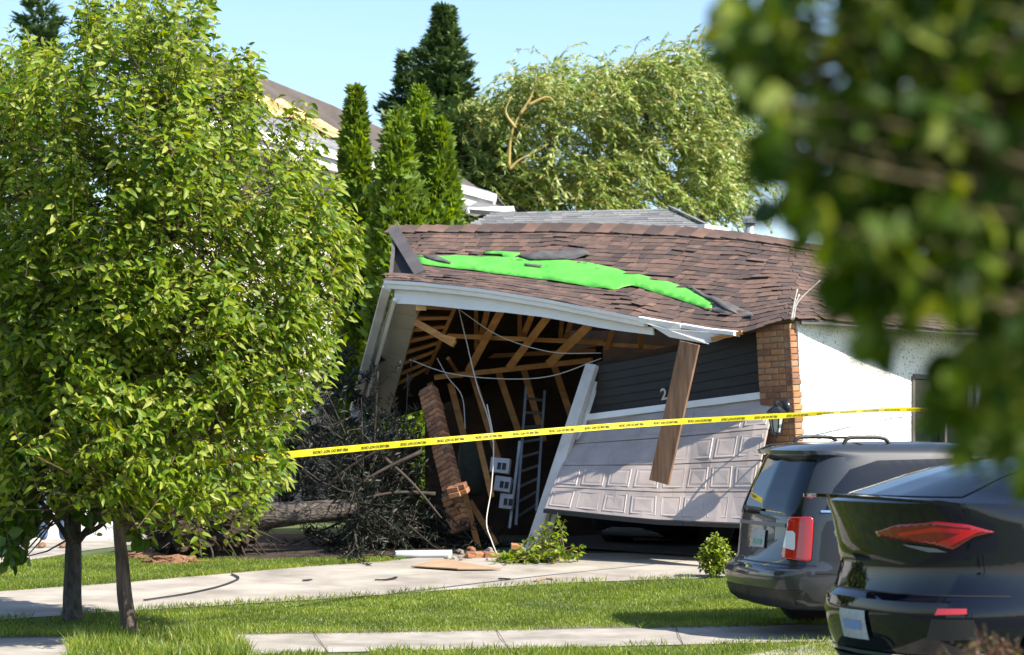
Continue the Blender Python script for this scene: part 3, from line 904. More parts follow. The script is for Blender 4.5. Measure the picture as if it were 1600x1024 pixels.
A.slab([PW(890, 651, .12), PW(1209, 610, .12), PW(1209, 621, .14), PW(892, 660, .14)], -NOUT * .1)
hd = A.build('header_trim', M_white, garage)
A = Acc()
A.slab([PW(892, 660.5, .09), PW(1209, 621.5, .09), PW(1209, 629, .08), PW(897, 668, .08)], -NOUT * .08)
A.build('header_trim', M_trim, garage)
def text_mesh(s, m, size=1.0, font_shear=0.0, off=0.0):
    cu = bpy.data.curves.new('lettering', 'FONT'); cu.body = s; cu.size = size; cu.align_x = 'CENTER'; cu.align_y = 'CENTER'; cu.offset = off
    o = bpy.data.objects.new('lettering_tmp', cu); COL.objects.link(o)
    dg = bpy.context.evaluated_depsgraph_get(); dg.update()
    me = bpy.data.meshes.new_from_object(o.evaluated_get(dg))
    bpy.data.objects.remove(o); bpy.data.curves.remove(cu)
    me.materials.clear(); me.materials.append(m)
    return me
tm = text_mesh('2', M_numb, .20, 0, .004)
piece('house_number', tm, frame(PW(1037, 617, .075), -ULEFT, NOUT) @ Matrix.Rotation(math.radians(8), 4, 'Z'), garage)
# leaning white jamb
A = Acc()
jt, jb = PW(926, 570, .05), P(829, 846, 30.6)
jb.z = gz(30.6) + .02
A.beam(jt, jb, .17, .09, NOUT); A.build('door_jamb', M_trim, garage, bevel=.01)
A = Acc(); A.beam(jt + Vector((.12, .05, 0)), jb + Vector((.16, .06, .02)), .05, .06, NOUT); A.build('door_stop', M_white, garage)

# ------------------------------------------------------------------ buckled garage door
door = root_of('garage_door', WL(2.6, .3, .5), 'buckled pinkish-white panelled door hanging crooked in the garage opening', 'garage door')
DTL, DTR = PW(908, 662, .06), PW(1214, 622, .06)
DBL, DBM, DBR = PW(852, 795, .95), PW(1026, 813, .98), PW(1172, 819, .80)
DTM = DTL.lerp(DTR, .5) + NOUT * .10
def DS(u, v, off=0.0):
    if u < .5:
        a = DTL.lerp(DTM, u * 2); b = DBL.lerp(DBM, u * 2)
    else:
        a = DTM.lerp(DTR, u * 2 - 1); b = DBM.lerp(DBR, u * 2 - 1)
    p = a.lerp(b, v)
    p += NOUT * (.05 * math.sin(v * math.pi) + .06 * noise.noise(Vector((u * 3.2, v * 2.2, 4.4))) + .03 * noise.noise(Vector((u * 9, v * 3, 1.4)))) 
    return p
def DN(u, v):
    a = DS(u + .01, v) - DS(u - .01, v); b = DS(u, v + .01) - DS(u, v - .01)
    n = a.cross(b).normalized()
    return n if n.dot(NOUT) > 0 else -n
NSEC, NPAN = 4, 8
for r in range(NSEC):
    v0, v1 = r / NSEC + .004, (r + 1) / NSEC - .006
    A = Acc(); V = []; F = []
    us = [i / 16 for i in range(17)]
    for off in (0, -.04):
        for u in us:
            n = DN(min(max(u, .02), .98), (v0 + v1) / 2)
            for v in (v0, v1): V.append(DS(u, v) + n * off)
    for i in range(16):
        a = i * 2; F.append((a, a + 2, a + 3, a + 1)); c = 34 + a; F.append((c, c + 1, c + 3, c + 2))
        F.append((a, c, c + 2, a + 2)); F.append((a + 1, a + 3, c + 3, c + 1))
    F.append((0, 1, 35, 34)); F.append((32, 66, 67, 33))
    A.add(V, F)
    sec = A.build('door_section', M_door, door)
    for k in range(NPAN):
        uu0, uu1 = k / NPAN + .011, (k + 1) / NPAN - .011
        w0, w1 = v0 + .032, v1 - .032
        n = DN((uu0 + uu1) / 2, (w0 + w1) / 2)
        A = Acc()
        def ring(e, o, ev=None):
            ev = e if ev is None else ev
            return [DS(uu0 + e, w0 + ev) + n * o, DS(uu1 - e, w0 + ev) + n * o, DS(uu1 - e, w1 - ev) + n * o, DS(uu0 + e, w1 - ev) + n * o]
        V = ring(0, -.004) + ring(.0015, .005, .003) + ring(.004, .005, .008) + ring(.009, .001, .018) + ring(.018, .004, .036)
        F = [(4 * q + a, 4 * q + (a + 1) % 4, 4 * q + 4 + (a + 1) % 4, 4 * q + 4 + a) for q in range(4) for a in range(4)] + [(16, 17, 18, 19)]
        A.add(V, F); A.build('raised_panel', M_door, sec)
A = Acc(); V = [DS(i / 20, .999) + Vector((0, -.01, -.03)) for i in range(21)]
for i in range(20): A.beam(V[i], V[i + 1], .05, .06)
A.build('bottom_seal', M_plast, door)

# the brown plank standing across the door
plank = root_of('loose_plank', P(1030, 755, 29.3), 'wide brown weathered plank leaning across the garage door', 'plank')
A = Acc(); A.beam(P(1078, 536, 29.0), P(1030, 754, 29.15), .26, .045, NOUT + Vector((.2, 0, 0))); A.build('board', M_wood, plank, bevel=.004)

# wall lantern
lan = root_of('wall_lantern', WL(.16, 1.9, .1), 'black coach lantern on the brick pillar', 'lantern')
lp = P(1226, 637, 28.75)
A = Acc(); A.lathe(lp, [(.0, 0), (.085, 0), (.085, .015), (.06, .035), (.03, .045)], 20, NOUT)
A.build('wall_plate', M_blk, lan, True)
lc = P(1213, 657, 28.45)
A = Acc(); A.tube(curve_pts([lp + NOUT * .03, lp + NOUT * .10 + Vector((-.02, 0, .06)), lp + NOUT * .18 + Vector((-.02, 0, .05)), lc + Vector((0, 0, .18))], 6), .013, 8); A.build('arm', M_blk, lan, True)
A = Acc(); A.lathe(lc + Vector((0, 0, .09)), [(.115, 0), (.12, .01), (.07, .05), (.03, .075), (.035, .09), (.012, .10), (.008, .14)], 6); A.build('cap', M_blk, lan)
A = Acc(); A.lathe(lc + Vector((0, 0, -.14)), [(.05, 0), (.092, .228)], 6); A.build('glass', M_glassy, lan)
A = Acc()
for k in range(6):
    a = 2 * math.pi * k / 6
    z = Vector((0, 0, 1)); x = z.orthogonal().normalized(); y = z.cross(x)
    e = x * math.cos(a) + y * math.sin(a)
    A.beam(lc + Vector((0, 0, -.14)) + e * .052, lc + Vector((0, 0, .09)) + e * .098, .014, .014)
A.build('cage', M_blk, lan)
A = Acc(); A.lathe(lc + Vector((0, 0, -.205)), [(.006, 0), (.02, .012), (.012, .03), (.045, .05), (.062, .066)], 12); A.build('finial', M_blk, lan, True)

# ------------------------------------------------------------------ leaning brick pillar at the left of the door
lpil = root_of('leaning_brick_pillar', P(715, 830, 31.8), 'tilted brick pillar broken off at the left of the garage opening', 'pillar')
bt, bb = P(668, 606, 32.3), P(707, 765, 31.5)
ax = (bt - bb).normalized()
fr_x = Vector((.80, -.60, 0)); fr_x = (fr_x - ax * fr_x.dot(ax)).normalized()
CH2 = .0705
NB = int((bt - bb).length / CH2)
B2 = {w: unit_box('brick', M_brick, w * .8 - .008, .15, CH2 - .009, .004) for w in (.20, .10)}
def put_course(root, c0, axv, xv, c):
    zc = c0 + axv * (CH2 * (c + .5))
    yv = axv.cross(xv)
    for q, w in ((-.04, .20), (.08, .10)) if c % 2 else ((-.08, .10), (.04, .20)):
        o_ = zc + xv * (q) + yv * random.gauss(0, .003)
        M = frame(o_, xv, axv) @ Matrix.Rotation(random.gauss(0, .012), 4, 'Z')
        piece('brick', B2[w], M, root)
for c in range(NB): put_course(lpil, bb, ax, fr_x, c)
A = Acc(); A.beam(bb + ax * .02, bt - ax * .02, 0.205, .12, ax.cross(fr_x)); A.build('mortar_core', M_mort, lpil)
b2, t2 = P(722, 830, 31.45), P(703, 768, 31.55)
ax2 = (t2 - b2).normalized(); fx2 = (fr_x - ax2 * fr_x.dot(ax2)).normalized()
for c in range(int((t2 - b2).length / CH2)): put_course(lpil, b2, ax2, fx2, c)
A = Acc(); A.beam(b2, t2, 0.205, .12, ax2.cross(fx2)); A.build('mortar_core', M_mort, lpil)
chk = root_of('fallen_brick_chunk', P(718, 765, 31.2), 'chunk of brickwork knocked sideways from the broken pillar', 'bricks')
for k, (x, y, r) in enumerate([(709, 764, .2), (719, 760, .3), (712, 772, .15), (723, 768, .35)]):
    piece('brick', B2[.20], frame(P(x, y, 31.2), (1, -.3, .15 + r * .3), (-.2, -.2, 1)), chk)
A = Acc(); A.tube([P(706, 768, 31.28), P(726, 763, 31.28)], .05, 6); A.build('mortar_core', M_mort, chk)
for k, (x, y, d) in enumerate([(738, 868, 30.6), (751, 862, 30.6), (764, 866, 30.5), (808, 832, 31.0)]):
    q = G(x, 872); q = P(x, y, q.y)
    o = bpy.data.objects.new('loose_brick', B2[.20]); o.matrix_basis = frame(Vector((q.x, q.y, gz(q.y) + .04 + (.1 if k == 3 else .0))), (1, random.uniform(-.6, .6), random.uniform(-.1, .15)), (.1, -.1, 1)); COL.objects.link(o)
    tag(o, ['loose brick on the ground left of the broken branch', 'loose brick beside the hanging cable end', 'loose brick nearest the broken leafy branch', 'orange loose brick below the ladder foot'][k], 'brick')

# ------------------------------------------------------------------ things in the garage
lad = root_of('ladder', P(820, 830, 33.0), 'aluminium extension ladder standing inside the garage', 'ladder')
la0, la1 = P(806, 822, 32.6), P(822, 606, 33.4); lb0, lb1 = P(838, 800, 33.0), P(851, 612, 33.6)
for a, b in ((la0, la1), (lb0, lb1)):
    A = Acc(); A.beam(a, b, .035, .09); A.build('rail', M_alu, lad)
for i in range(9):
    f = .06 + i * .108
    A = Acc(); A.tube([la0.lerp(la1, f), lb0.lerp(lb1, f)], .02, 8); A.build('rung', M_alu, lad)
A = Acc(); A.beam(P(796, 826, 32.3), P(812, 690, 32.5), .035, .09); A.build('lower_rail', M_alu, lad)
for k, (x, y, a) in enumerate([(782, 728, .1), (786, 757, .14), (792, 784, .1)]):
    bx = root_of('storage_box', P(x, y + 12, 32.2), ['topmost of three white boxes with a dark window inside the garage', 'middle one of three white boxes with a dark window inside the garage', 'lowest of three white boxes with a dark window inside the garage'][k], 'box', 'white boxes stacked beside the ladder')
    c = P(x, y, 32.2)
    X = Vector((1, -.2, -a)).normalized(); Z = Vector((a, .12, 1)).normalized()
    M = frame(c, X, Z)
    me = unit_box('box', M_boxw, .26 - .04 * k, .12, .20, .006); piece('box', me, M, bx)
    me = unit_box('dark_pane', M_plast, .12, .01, .09); piece('dark_pane', me, M @ Matrix.Translation((.03, -.064, -.01)), bx)
    me = unit_box('bar', M_boxw, .012, .012, .09); piece('bar', me, M @ Matrix.Translation((.03, -.072, -.01)), bx)
A = Acc(); b0 = P(741, 775, 33.0)
A.lathe(b0, [(.10, 0), (.16, .06), (.17, .3), (.16, .55), (.12, .70), (.07, .76)], 18, (-.12, 0, 1))
o = A.build('canvas_bag', M_bag, None, True); tag(o, 'dark green canvas bag hanging against the garage studs', 'bag')
# cables
cabs = [([(716, 480, 32.4), (728, 530, 32.2), (745, 600, 31.9), (762, 650, 31.6), (770, 690, 31.3)], 'thin white cable hanging down through the garage opening', .007),
        ([(761, 632, 31.4), (771, 690, 31.2), (768, 760, 31.0), (760, 815, 30.8), (768, 845, 30.6), (778, 870, 30.3)], 'thick pale cable dangling to the ground in the opening', .0075),
        ([(715, 482, 32.3), (780, 525, 32.0), (860, 550, 31.6), (940, 552, 31.2)], 'cable sagging in a curve under the roof trusses', .006),
        ([(640, 562, 33.2), (700, 583, 32.8), (780, 592, 32.4), (860, 588, 32.0), (940, 560, 31.6)], 'long cable slung along the lower wall plate', .007),
        ([(683, 560, 33.0), (700, 590, 32.8), (722, 620, 32.6), (727, 670, 32.4)], 'short dark cable hanging beside the leaning pillar', .006)]
for pts, lab, r in cabs:
    A = Acc(); A.tube(curve_pts([P(*p) for p in pts], 8), r, 6); tag(A.build('cable', M_cable, None, True), lab, 'cable')

# ------------------------------------------------------------------ debris on the driveway
A = Acc(); a, b = G(617, 873) + Vector((0, 0, .05)), G(706, 872) + Vector((0, 0, .05))
A.lathe(a, [(.047, 0), (.05, 0.01), (.05, (b - a).length)], 14, b - a); o = A.build('white_pipe', M_pvc, None, True)
tag(o, 'white plastic downpipe lying at the edge of the lawn', 'pipe')
A = Acc()
q = [G(642, 889), G(715, 894), G(783, 893), G(690, 882)]
z = [Vector((0, 0, .025)), Vector((0, 0, .03)), Vector((0, 0, .02)), Vector((0, 0, .06))]
A.slab([q[i] + z[i] for i in range(4)], Vector((0, 0, .012))); tag(A.build('cardboard_sheet', M_card), 'flat brown cardboard sheet lying on the driveway', 'cardboard')
def litter(name, pts, w, m, label, cat):
    A = Acc(); c = curve_pts([G(x, y) + Vector((0, 0, .022)) for x, y in pts], 8)
    for i in range(len(c) - 1): A.beam(c[i], c[i + 1] + (c[i + 1] - c[i]) * .1, w, .012, (0, 0, 1))
    tag(A.build(name, m), label, cat)
litter('black_strap', [(225, 941), (290, 931), (340, 920), (368, 910), (372, 905), (362, 900)], .022, M_plast, 'black strap curling across the driveway by the near tree', 'strap')
litter('torn_strip', [(586, 909), (600, 909), (614, 907), (619, 905)], .035, M_plast, 'torn dark strip of shingle left of the cardboard', 'debris')
litter('bark_chip', [(474, 910), (486, 909)], .05, M_plast, 'small dark chip on the open driveway', 'debris')
litter('torn_strip', [(836, 911), (850, 907), (866, 908)], .05, M_card, 'bent brown strip at the driveway edge below the leafy branch', 'debris')
litter('bark_chip', [(780, 907), (796, 908)], .05, M_plast, 'dark sliver on the driveway right of the cardboard', 'debris')
litter('yellow_strap', [(472, 831), (495, 838), (520, 850), (541, 866)], .03, M_tape, 'loose yellow strap hanging under the fallen trunk', 'strap')
for k in range(34):
    x, y = random.uniform(690, 870), random.uniform(862, 882)
    A = Acc(); c = G(x, y); r = random.uniform(.025, .07)
    A.lathe(c, [(r * .7, 0), (r, r * .5), (r * .6, r * 1.1)], 5, (random.gauss(0, .3), random.gauss(0, .3), 1))
    tag(A.build('rubble', random.choice((M_mort, M_conc, M_brick))), 'small lump of rubble along the foot of the torn opening', 'rubble', 'rubble at the garage threshold')
# ------------------------------------------------------------------ yellow tape
tape = root_of('barrier_tape', G(205, 1000), 'yellow fire line tape strung from the near tree across to the stucco wall', 'tape')
TP = [P(206, 735, 21.9), P(490, 707, 22.4), P(720, 686, 24.1), P(1000, 663, 26.4), P(1256, 648, 28.55), P(1300, 645, 29.05), P(1420, 640, 30.75), P(1523, 645, 32.0)]
tl = curve_pts(TP, 14)
cum = [0.0]
for i in range(1, len(tl)): cum.append(cum[-1] + (tl[i] - tl[i - 1]).length)
def tape_at(l):
    i = 0
    while i < len(cum) - 2 and cum[i + 1] < l: i += 1
    f = (l - cum[i]) / (cum[i + 1] - cum[i])
    t = (tl[i + 1] - tl[i]).normalized()
    tw = .25 * math.sin(l * .9) + .12 * math.sin(l * 2.3 + 1)
    if l > 9.2: tw += min(1.0, (l - 9.2) * .8)
    nrm_ = Vector((0, -1, 0)); nrm_ = (nrm_ - t * nrm_.dot(t)).normalized(); up = t.cross(nrm_)
    if up.z < 0: up = -up
    up2 = up * math.cos(tw) + nrm_ * math.sin(tw); n2 = up2.cross(t).normalized()
    if n2.y > 0: n2 = -n2
    return tl[i].lerp(tl[i + 1], f), t, up2, n2
V = []; N_ = 160
for k in range(N_ + 1):
    c, t, up, n = tape_at(cum[-1] * k / N_)
    V += [c - up * .032, c + n * .002, c + up * .032]
A = Acc(); A.add(V, [(3 * k + j, 3 * k + 3 + j, 3 * k + 4 + j, 3 * k + 1 + j) for k in range(N_) for j in (0, 1)])
A.build('ribbon', M_tape, tape, True)
tx = text_mesh('FIRE LINE DO NOT CROSS', M_ink, .036, 0, .0012)
l = 1.9
while l < cum[-1] - .4:
    me = tx.copy()
    for v in me.vertices:
        c, t, up, n = tape_at(min(max(l - v.co.x, 0), cum[-1]))
        v.co = c - up * (v.co.y) + n * .006
    o = bpy.data.objects.new('lettering', me); link(o, tape)
    l += .60

# ------------------------------------------------------------------ houses behind
def house_poly(name, pts, th, m, parent):
    A = Acc(); n = len(pts); p = [Vector(q) for q in pts]
    A.add(p + [q + th for q in p], [tuple(range(n)), tuple(range(2 * n - 1, n - 1, -1))] + [(i, (i + 1) % n, n + (i + 1) % n, n + i) for i in range(n)])
    return A.build(name, m, parent)
def shingle_plane(parent, quad, m, expo, nmax_px=None):
    """courses of tabs on a flat quad (a,b lower; c,d upper)"""
    a, b, c, d = [Vector(q) for q in quad]
    n = (b - a).cross(d - a).normalized()
    if n.z < 0: n = -n
    Ls = (d - a).length; nc = int(Ls / expo)
    u = unit_box('shingle', m)
    out = []
    for r in range(nc):
        t = (r + .5) / nc
        p0 = a.lerp(d, t); p1 = b.lerp(c, t); L = (p1 - p0).length; x = (p1 - p0).normalized()
        s = -random.uniform(0, .3)
        while s < L:
            w = random.choice((.2, .26, .33, .4)); s0 = max(s, 0); s1 = min(s + w, L)
            if s1 - s0 > .05:
                M = frame(p0 + x * (s0 + s1) / 2 + n * .012, x, n)
                dirn = 1 if (M.to_3x3() @ Vector((0, 1, 0))).dot(d - a) > 0 else -1
                out.append(M @ Matrix.Rotation(-.04 * dirn, 4, 'X') @ Matrix.Diagonal((s1 - s0 - .006, expo * 1.2, random.choice((.008, .014)), 1)))
            s += w
    return out, u
def join_pieces(name, Ms, m, parent):
    A = Acc()
    for M in Ms: A.box8([M @ v for v in cube])
    return tag(A.build(name, m, parent), kind='stuff')
H = root_of('storm_damaged_house', P(480, 800, 46), 'two-storey cream house behind the cedars with a storm-stripped grey roof', 'house')
e0, e1 = P(250, 165, 41), P(772, 306, 50); r0, r1 = P(270, 70, 47), P(800, 331, 53)
r1 = P(800, 330, 51.5); rtop = P(330, 95, 47)
hr = house_poly('roof', [e0, e1, r1, P(715, 272, 51.5), P(610, 207, 50), P(520, 165, 49), P(415, 125, 48), P(330, 88, 47), r0], Vector((0, .1, -.14)), M_felt2, H)
Ms, u = shingle_plane(H, [e0 + Vector((0, 0, .02)), e1 + Vector((0, 0, .02)), P(788, 323, 51.2), P(270, 100, 44.5)], M_gshin, .2)
join_pieces('shingle_field', Ms, M_gshin, hr)
for q in ([(410, 158), (440, 154), (500, 190), (548, 212), (520, 210), (450, 180)], [(380, 140), (415, 150), (470, 182), (430, 182)], [(470, 186), (500, 186), (545, 214), (520, 214)]):
    nrm3 = (e1 - e0).cross(rtop - e0).normalized(); nrm3 = nrm3 if nrm3.z > 0 else -nrm3
    pts = []
    for x, y in q:
        o0 = Vector((0, 0, EYE)); dr = P(x, y, 40) - o0
        tt = (e0 + nrm3 * .05 - o0).dot(nrm3) / dr.dot(nrm3)
        pts.append(o0 + dr * tt)
    house_poly('bare_plywood', pts, -nrm3 * .02, M_ply, hr)
def fasc(a, b, name, m, w, h, off=Vector((0, 0, 0))):
    A = Acc(); A.beam(a + off, b + off, w, h, (0, -1, 0)); return A.build(name, m, H)
fasc(e0, e1, 'gutter', M_white, .16, .12, Vector((0, -.12, -.06)))
fasc(e0, e1, 'fascia', M_trim, .22, .05, Vector((0, -.03, -.24)))
A = Acc(); A.slab([e0 + Vector((0, 0, -.3)), e1 + Vector((0, 0, -.3)), e1 + Vector((-.4, 1.2, -.3)), e0 + Vector((0, 1.2, -.3))], Vector((0, 0, -.03))); A.build('soffit', M_white, H)
w0, w1 = e0 + Vector((0, .75, -.33)), e1 + Vector((-.75, .75, -.33))
g0, g1 = Vector((w0.x, w0.y, .2)), Vector((w1.x, w1.y, .2))
A = Acc(); A.slab([g0, g1, w1, w0], Vector((0, .25, 0))); A.build('wall', M_hstuc, H)
A = Acc(); A.slab([g1, g1 + Vector((.5, 8, 0)), w1 + Vector((.5, 8, 0)), w1], Vector((-.25, 0, 0))); A.build('wall', M_hstuc, H)
for x in (-3.4, -6.2):
    f = (x - g0.x) / (g1.x - g0.x); c = g0.lerp(g1, f) + Vector((0, -.02, 3.6))
    me = unit_box('window', M_win, 1.4, .06, 1.3); wv = piece('window', me, Matrix.Translation(c), H); wv['own'] = 1
    for dx, dz, sx, sz in ((-.72, 0, .07, 1.4), (.72, 0, .07, 1.4), (0, .68, 1.5, .07), (0, -.68, 1.5, .07), (0, 0, .05, 1.3)):
        me = unit_box('window_frame', M_white, sx, .1, sz)
        piece('window_frame', me, Matrix.Translation(c + Vector((dx, -.02, dz))), wv)
# lower roof return with its white gutter
A = Acc(); A.beam(P(728, 330, 47), P(800, 327, 49), .10, .1); A.build('lower_gutter', M_white, H)
house_poly('lower_roof', [P(725, 326, 47), P(752, 313, 50), P(806, 330, 50), P(790, 333, 47)], Vector((0, .05, -.08)), M_gshin, H)
# bungalow roof right behind the garage
B = root_of('grey_roofed_bungalow', P(930, 800, 42), 'low house behind the garage showing only its grey hipped roof', 'house')
ra, rb = P(768, 334, 44), P(1046, 327, 44)
ea, eb = P(640, 396, 40.2), P(1190, 398, 40.2)
pk = house_poly('roof', [ea, eb, rb, ra], Vector((0, .05, -.08)), M_gshin, B)
house_poly('roof_hip', [eb, P(1190, 398, 40.2) + Vector((0.3, 8.5, 0)), rb + Vector((0, .02, 0))], Vector((-.04, .0, -.06)), M_gshin, B)
house_poly('roof_hip', [ea, ra, ea + Vector((0, 8.5, 0))], Vector((.04, .0, -.06)), M_gshin, B)
Ms, u = shingle_plane(B, [ea, eb, rb, ra], M_gshin, .2)
for M in Ms[-280:]: piece('shingle', u, M, pk)
if len(Ms) > 280: join_pieces('shingle_field', Ms[:-280], M_gshin, pk)
A = Acc(); A.beam(eb + Vector((.02, 0, .06)), rb + Vector((0, 0, .05)), .12, .02, (.4, -.6, .7)); A.build('hip_cap', M_gshin, B)
A = Acc(); A.beam(P(1095, 355, 40.4), P(1135, 362, 41), .10, .16); A.build('gutter', M_white, B)
A = Acc(); A.slab([Vector((ea.x + .5, 41, .2)), Vector((eb.x - .5, 41, .2)), Vector((eb.x - .5, 41, ea.z)), Vector((ea.x + .5, 41, ea.z))], Vector((0, 6, 0))); A.build('wall', M_hstuc, B)
V_ = P(1172, 362, 33.6)
vent = root_of('roof_vent', V_, 'short galvanised vent pipe above the brown ridge', 'vent')
A = Acc(); A.lathe(V_ - Vector((0, 0, .25)), [(.065, -.2), (.065, .36)], 16); A.build('pipe', M_galv, vent, True)
A = Acc(); A.lathe(V_ + Vector((0, 0, .115)), [(.10, 0), (.10, .06), (.05, .10)], 16); A.build('cap', M_galv, vent)
# neighbour's garage far left
N = root_of('white_garage', P(60, 845, 34.2), 'pale garage with a white sectional door behind the two street trees', 'garage')
nx0, nx1, nd_ = P(-420, 800, 34.2).x, P(232, 800, 34.2).x, 34.2
A = Acc(); A.slab([(nx0, nd_ + .06, .3), (nx1, nd_ + .06, .3), (nx1, nd_ + .06, 2.9), (nx0, nd_ + .06, 2.9)], Vector((0, 6, 0))); A.build('wall', M_hstuc, N)
for k in range(4):
    me = unit_box('door_section', M_wdoor, nx1 - nx0 - .5, .06, .53, .01)
    piece('door_section', me, Matrix.Translation(((nx0 + nx1) / 2 + .15, nd_, .33 + .545 * k + .27)), N)
house_poly('roof', [(nx0 - .4, nd_ - .4, 2.85), (nx1 + .4, nd_ - .4, 2.85), (nx1 - 1.4, nd_ + 3.2, 3.9), (nx0 - .4, nd_ + 3.2, 3.9)], Vector((0, 0, -.12)), M_gshin, N)
house_poly('roof', [(nx1 + .4, nd_ - .4, 2.86), (nx1 + .4, nd_ + 6.6, 2.86), (nx1 - 1.4, nd_ + 3.2, 3.91)], Vector((0, 0, -.12)), M_gshin, N)

# ------------------------------------------------------------------ broadleaf trees
def split_leaves(root, pos, dr, up, ln, wd, m, fold, droop, n_piece, crown_name='crown'):
    """the nearest leaves as single pieces, the rest as one crown mesh"""
    ln = np.broadcast_to(ln, (len(pos),)).copy(); wd = np.broadcast_to(wd, (len(pos),)).copy()
    score = ln / pos[:, 1]
    vis = np.array([(0 < pix(p)[0] < 1600 and 0 < pix(p)[1] < 1024) for p in pos])
    score = score * vis - (pos[:, 1] - pos[:, 1].min()) * .02
    order = np.argsort(-score)
    near, rest = order[:n_piece], order[n_piece:]
    if n_piece:
        ratio = float(np.mean(wd / ln))
        mes = [leaf_piece_mesh('leaf', m, 1.0, ratio * k, fold, droop * dk) for k, dk in ((.9, .6), (1.0, 1.0), (1.1, 1.5))]
        for i in near:
            x = Vector(dr[i]).normalized(); y = Vector(np.cross(dr[i], up[i])); z = y.cross(x)
            M = frame(pos[i], x, z) @ Matrix.Scale(float(ln[i]), 4)
            piece('leaf', random.choice(mes), M, root)
    V, q, t = leaf_arrays(pos[rest], dr[rest], up[rest], ln[rest], wd[rest], fold, droop)
    o = fast(crown_name, V, q, t, m, root)
    tag(o, kind='stuff')
    return o
def leafy_tree(name, label, trunk, trad, poly, dc, thick, n_shoot, per, leaf, m_leaf, m_bark, shoot_len, wind, n_piece=300, limbs=16, width_px=None, gap=.15, front=.62, drop=.35, twig_r=.006, cat='tree', gscale=1.6):
    """trunk: world points; poly: crown outline in photo pixels at distance dc; shoots fill the crown's volume"""
    root = root_of(name, trunk[0], label, cat)
    tp = curve_pts(trunk, 8)
    A = Acc(); A.tube(tp, [trad * (1.25 if i == 0 else 1.08 if i == 1 else 1 - .8 * (i / (len(tp) - 1)) ** 1.2) for i in range(len(tp))], 14, True, .12)
    A.build('trunk', m_bark, root, True)
    xs = [p[0] for p in poly]; ys = [p[1] for p in poly]
    # row half-widths for depth of the volume
    def span(y):
        hit = []
        n = len(poly)
        for i in range(n):
            (xa, ya), (xb, yb) = poly[i], poly[(i + 1) % n]
            if (ya > y) != (yb > y): hit.append(xa + (y - ya) * (xb - xa) / (yb - ya))
        return (min(hit), max(hit)) if len(hit) >= 2 else (0, 1)
    tips = []
    tries = 0
    while len(tips) < n_shoot and tries < n_shoot * 30:
        tries += 1
        x = random.uniform(min(xs), max(xs)); y = random.uniform(min(ys), max(ys))
        if not inpoly(x, y, poly): continue
        a, b = span(y); k = abs((x - (a + b) / 2) / max(1, (b - a) / 2))
        T = thick * math.sqrt(max(.08, 1 - k * k))
        sgn = -1 if random.random() < front else 1
        dy = sgn * T * random.random() ** .55
        p = P(x, y, dc + dy)
        if noise.noise(p * gscale) + .35 * noise.noise(p * gscale * 2.7) < -gap * 1.6: continue
        tips.append((p, x, y))
    cx = sum(p.x for p, _, _ in tips) / len(tips)
    base_z = trunk[-1].z
    # limbs
    nodes = []
    A = Acc()
    top = len(tp) - 1
    for i in range(limbs):
        tgt = random.choice(tips)[0]
        st = tp[random.randint(int(top * .38), top)]
        if tgt.z < st.z + .1: st = tp[int(top * .4)]
        tgt = st.lerp(tgt, .82)
        mid = st.lerp(tgt, .45) + Vector((0, 0, -.06 * (tgt - st).length)) + Vector((random.gauss(0, .06), random.gauss(0, .06), 0))
        c = curve_pts([st, mid, tgt], 7)
        r0 = trad * random.uniform(.28, .45)
        A = Acc(); A.tube(c, [r0 * (1 - .85 * j / (len(c) - 1)) + .004 for j in range(len(c))], 6); A.build('limb', m_bark, root, True)
        nodes += c[3:]
    nodes += tp[len(tp) // 2:]
    NA = np.array([tuple(v) for v in nodes])
    A = Acc()
    pos = []; dr = []; up = []; ln = []
    ctr = Vector((cx, dc, sum(p.z for p, _, _ in tips) / len(tips)))
    for p, x, y in tips:
        out = (p - ctr); out.normalize()
        d = (out * .55 + Vector((0, 0, .55)) + Vector(wind) + Vector((random.gauss(0, .3), random.gauss(0, .3), random.gauss(0, .25)))).normalized()
        L = shoot_len * random.uniform(.6, 1.25)
        b = p - d * L
        q = NA[np.argmin(((NA - np.array(tuple(b))) ** 2).sum(1))]
        q = Vector(q)
        c = [q, q.lerp(b, .55) + Vector((0, 0, -.03)), b, b.lerp(p, .5) + Vector((0, 0, .02)), p]
        A.tube(c, [twig_r * 1.7, twig_r * 1.4, twig_r, twig_r * .7, twig_r * .3], 4, False)
        for k in range(per):
            f = (k + random.random() * .6) / per
            o = b.lerp(p, f)
            ang = k * 2.4 + random.random()
            sd = Vector((math.cos(ang), math.sin(ang), 0)); sd = (sd - d * sd.dot(d)).normalized()
            ld = d * .45 + sd * .75 + Vector((0, 0, -drop)) + Vector((random.gauss(0, .18), random.gauss(0, .18), random.gauss(0, .18))) + Vector(wind) * .5
            pos.append(o + sd * .01); dr.append(ld); up.append(sun_vec * .9 + Vector((random.gauss(0, .7), random.gauss(-.4, .65), random.gauss(.0, .6))))
            ln.append(leaf[0] * random.uniform(.65, 1.2) * (1.0 if f < .85 else .8))
    tag(A.build('twigs', M_twig, root), kind='stuff')
    pos = np.array([tuple(v) for v in pos]); dr = nrm(np.array([tuple(v) for v in dr])); up = np.array([tuple(v) for v in up]); ln = np.array(ln)
    split_leaves(root, pos, dr, up, ln, ln * leaf[1], m_leaf, .4, leaf[2], n_piece)
    return root
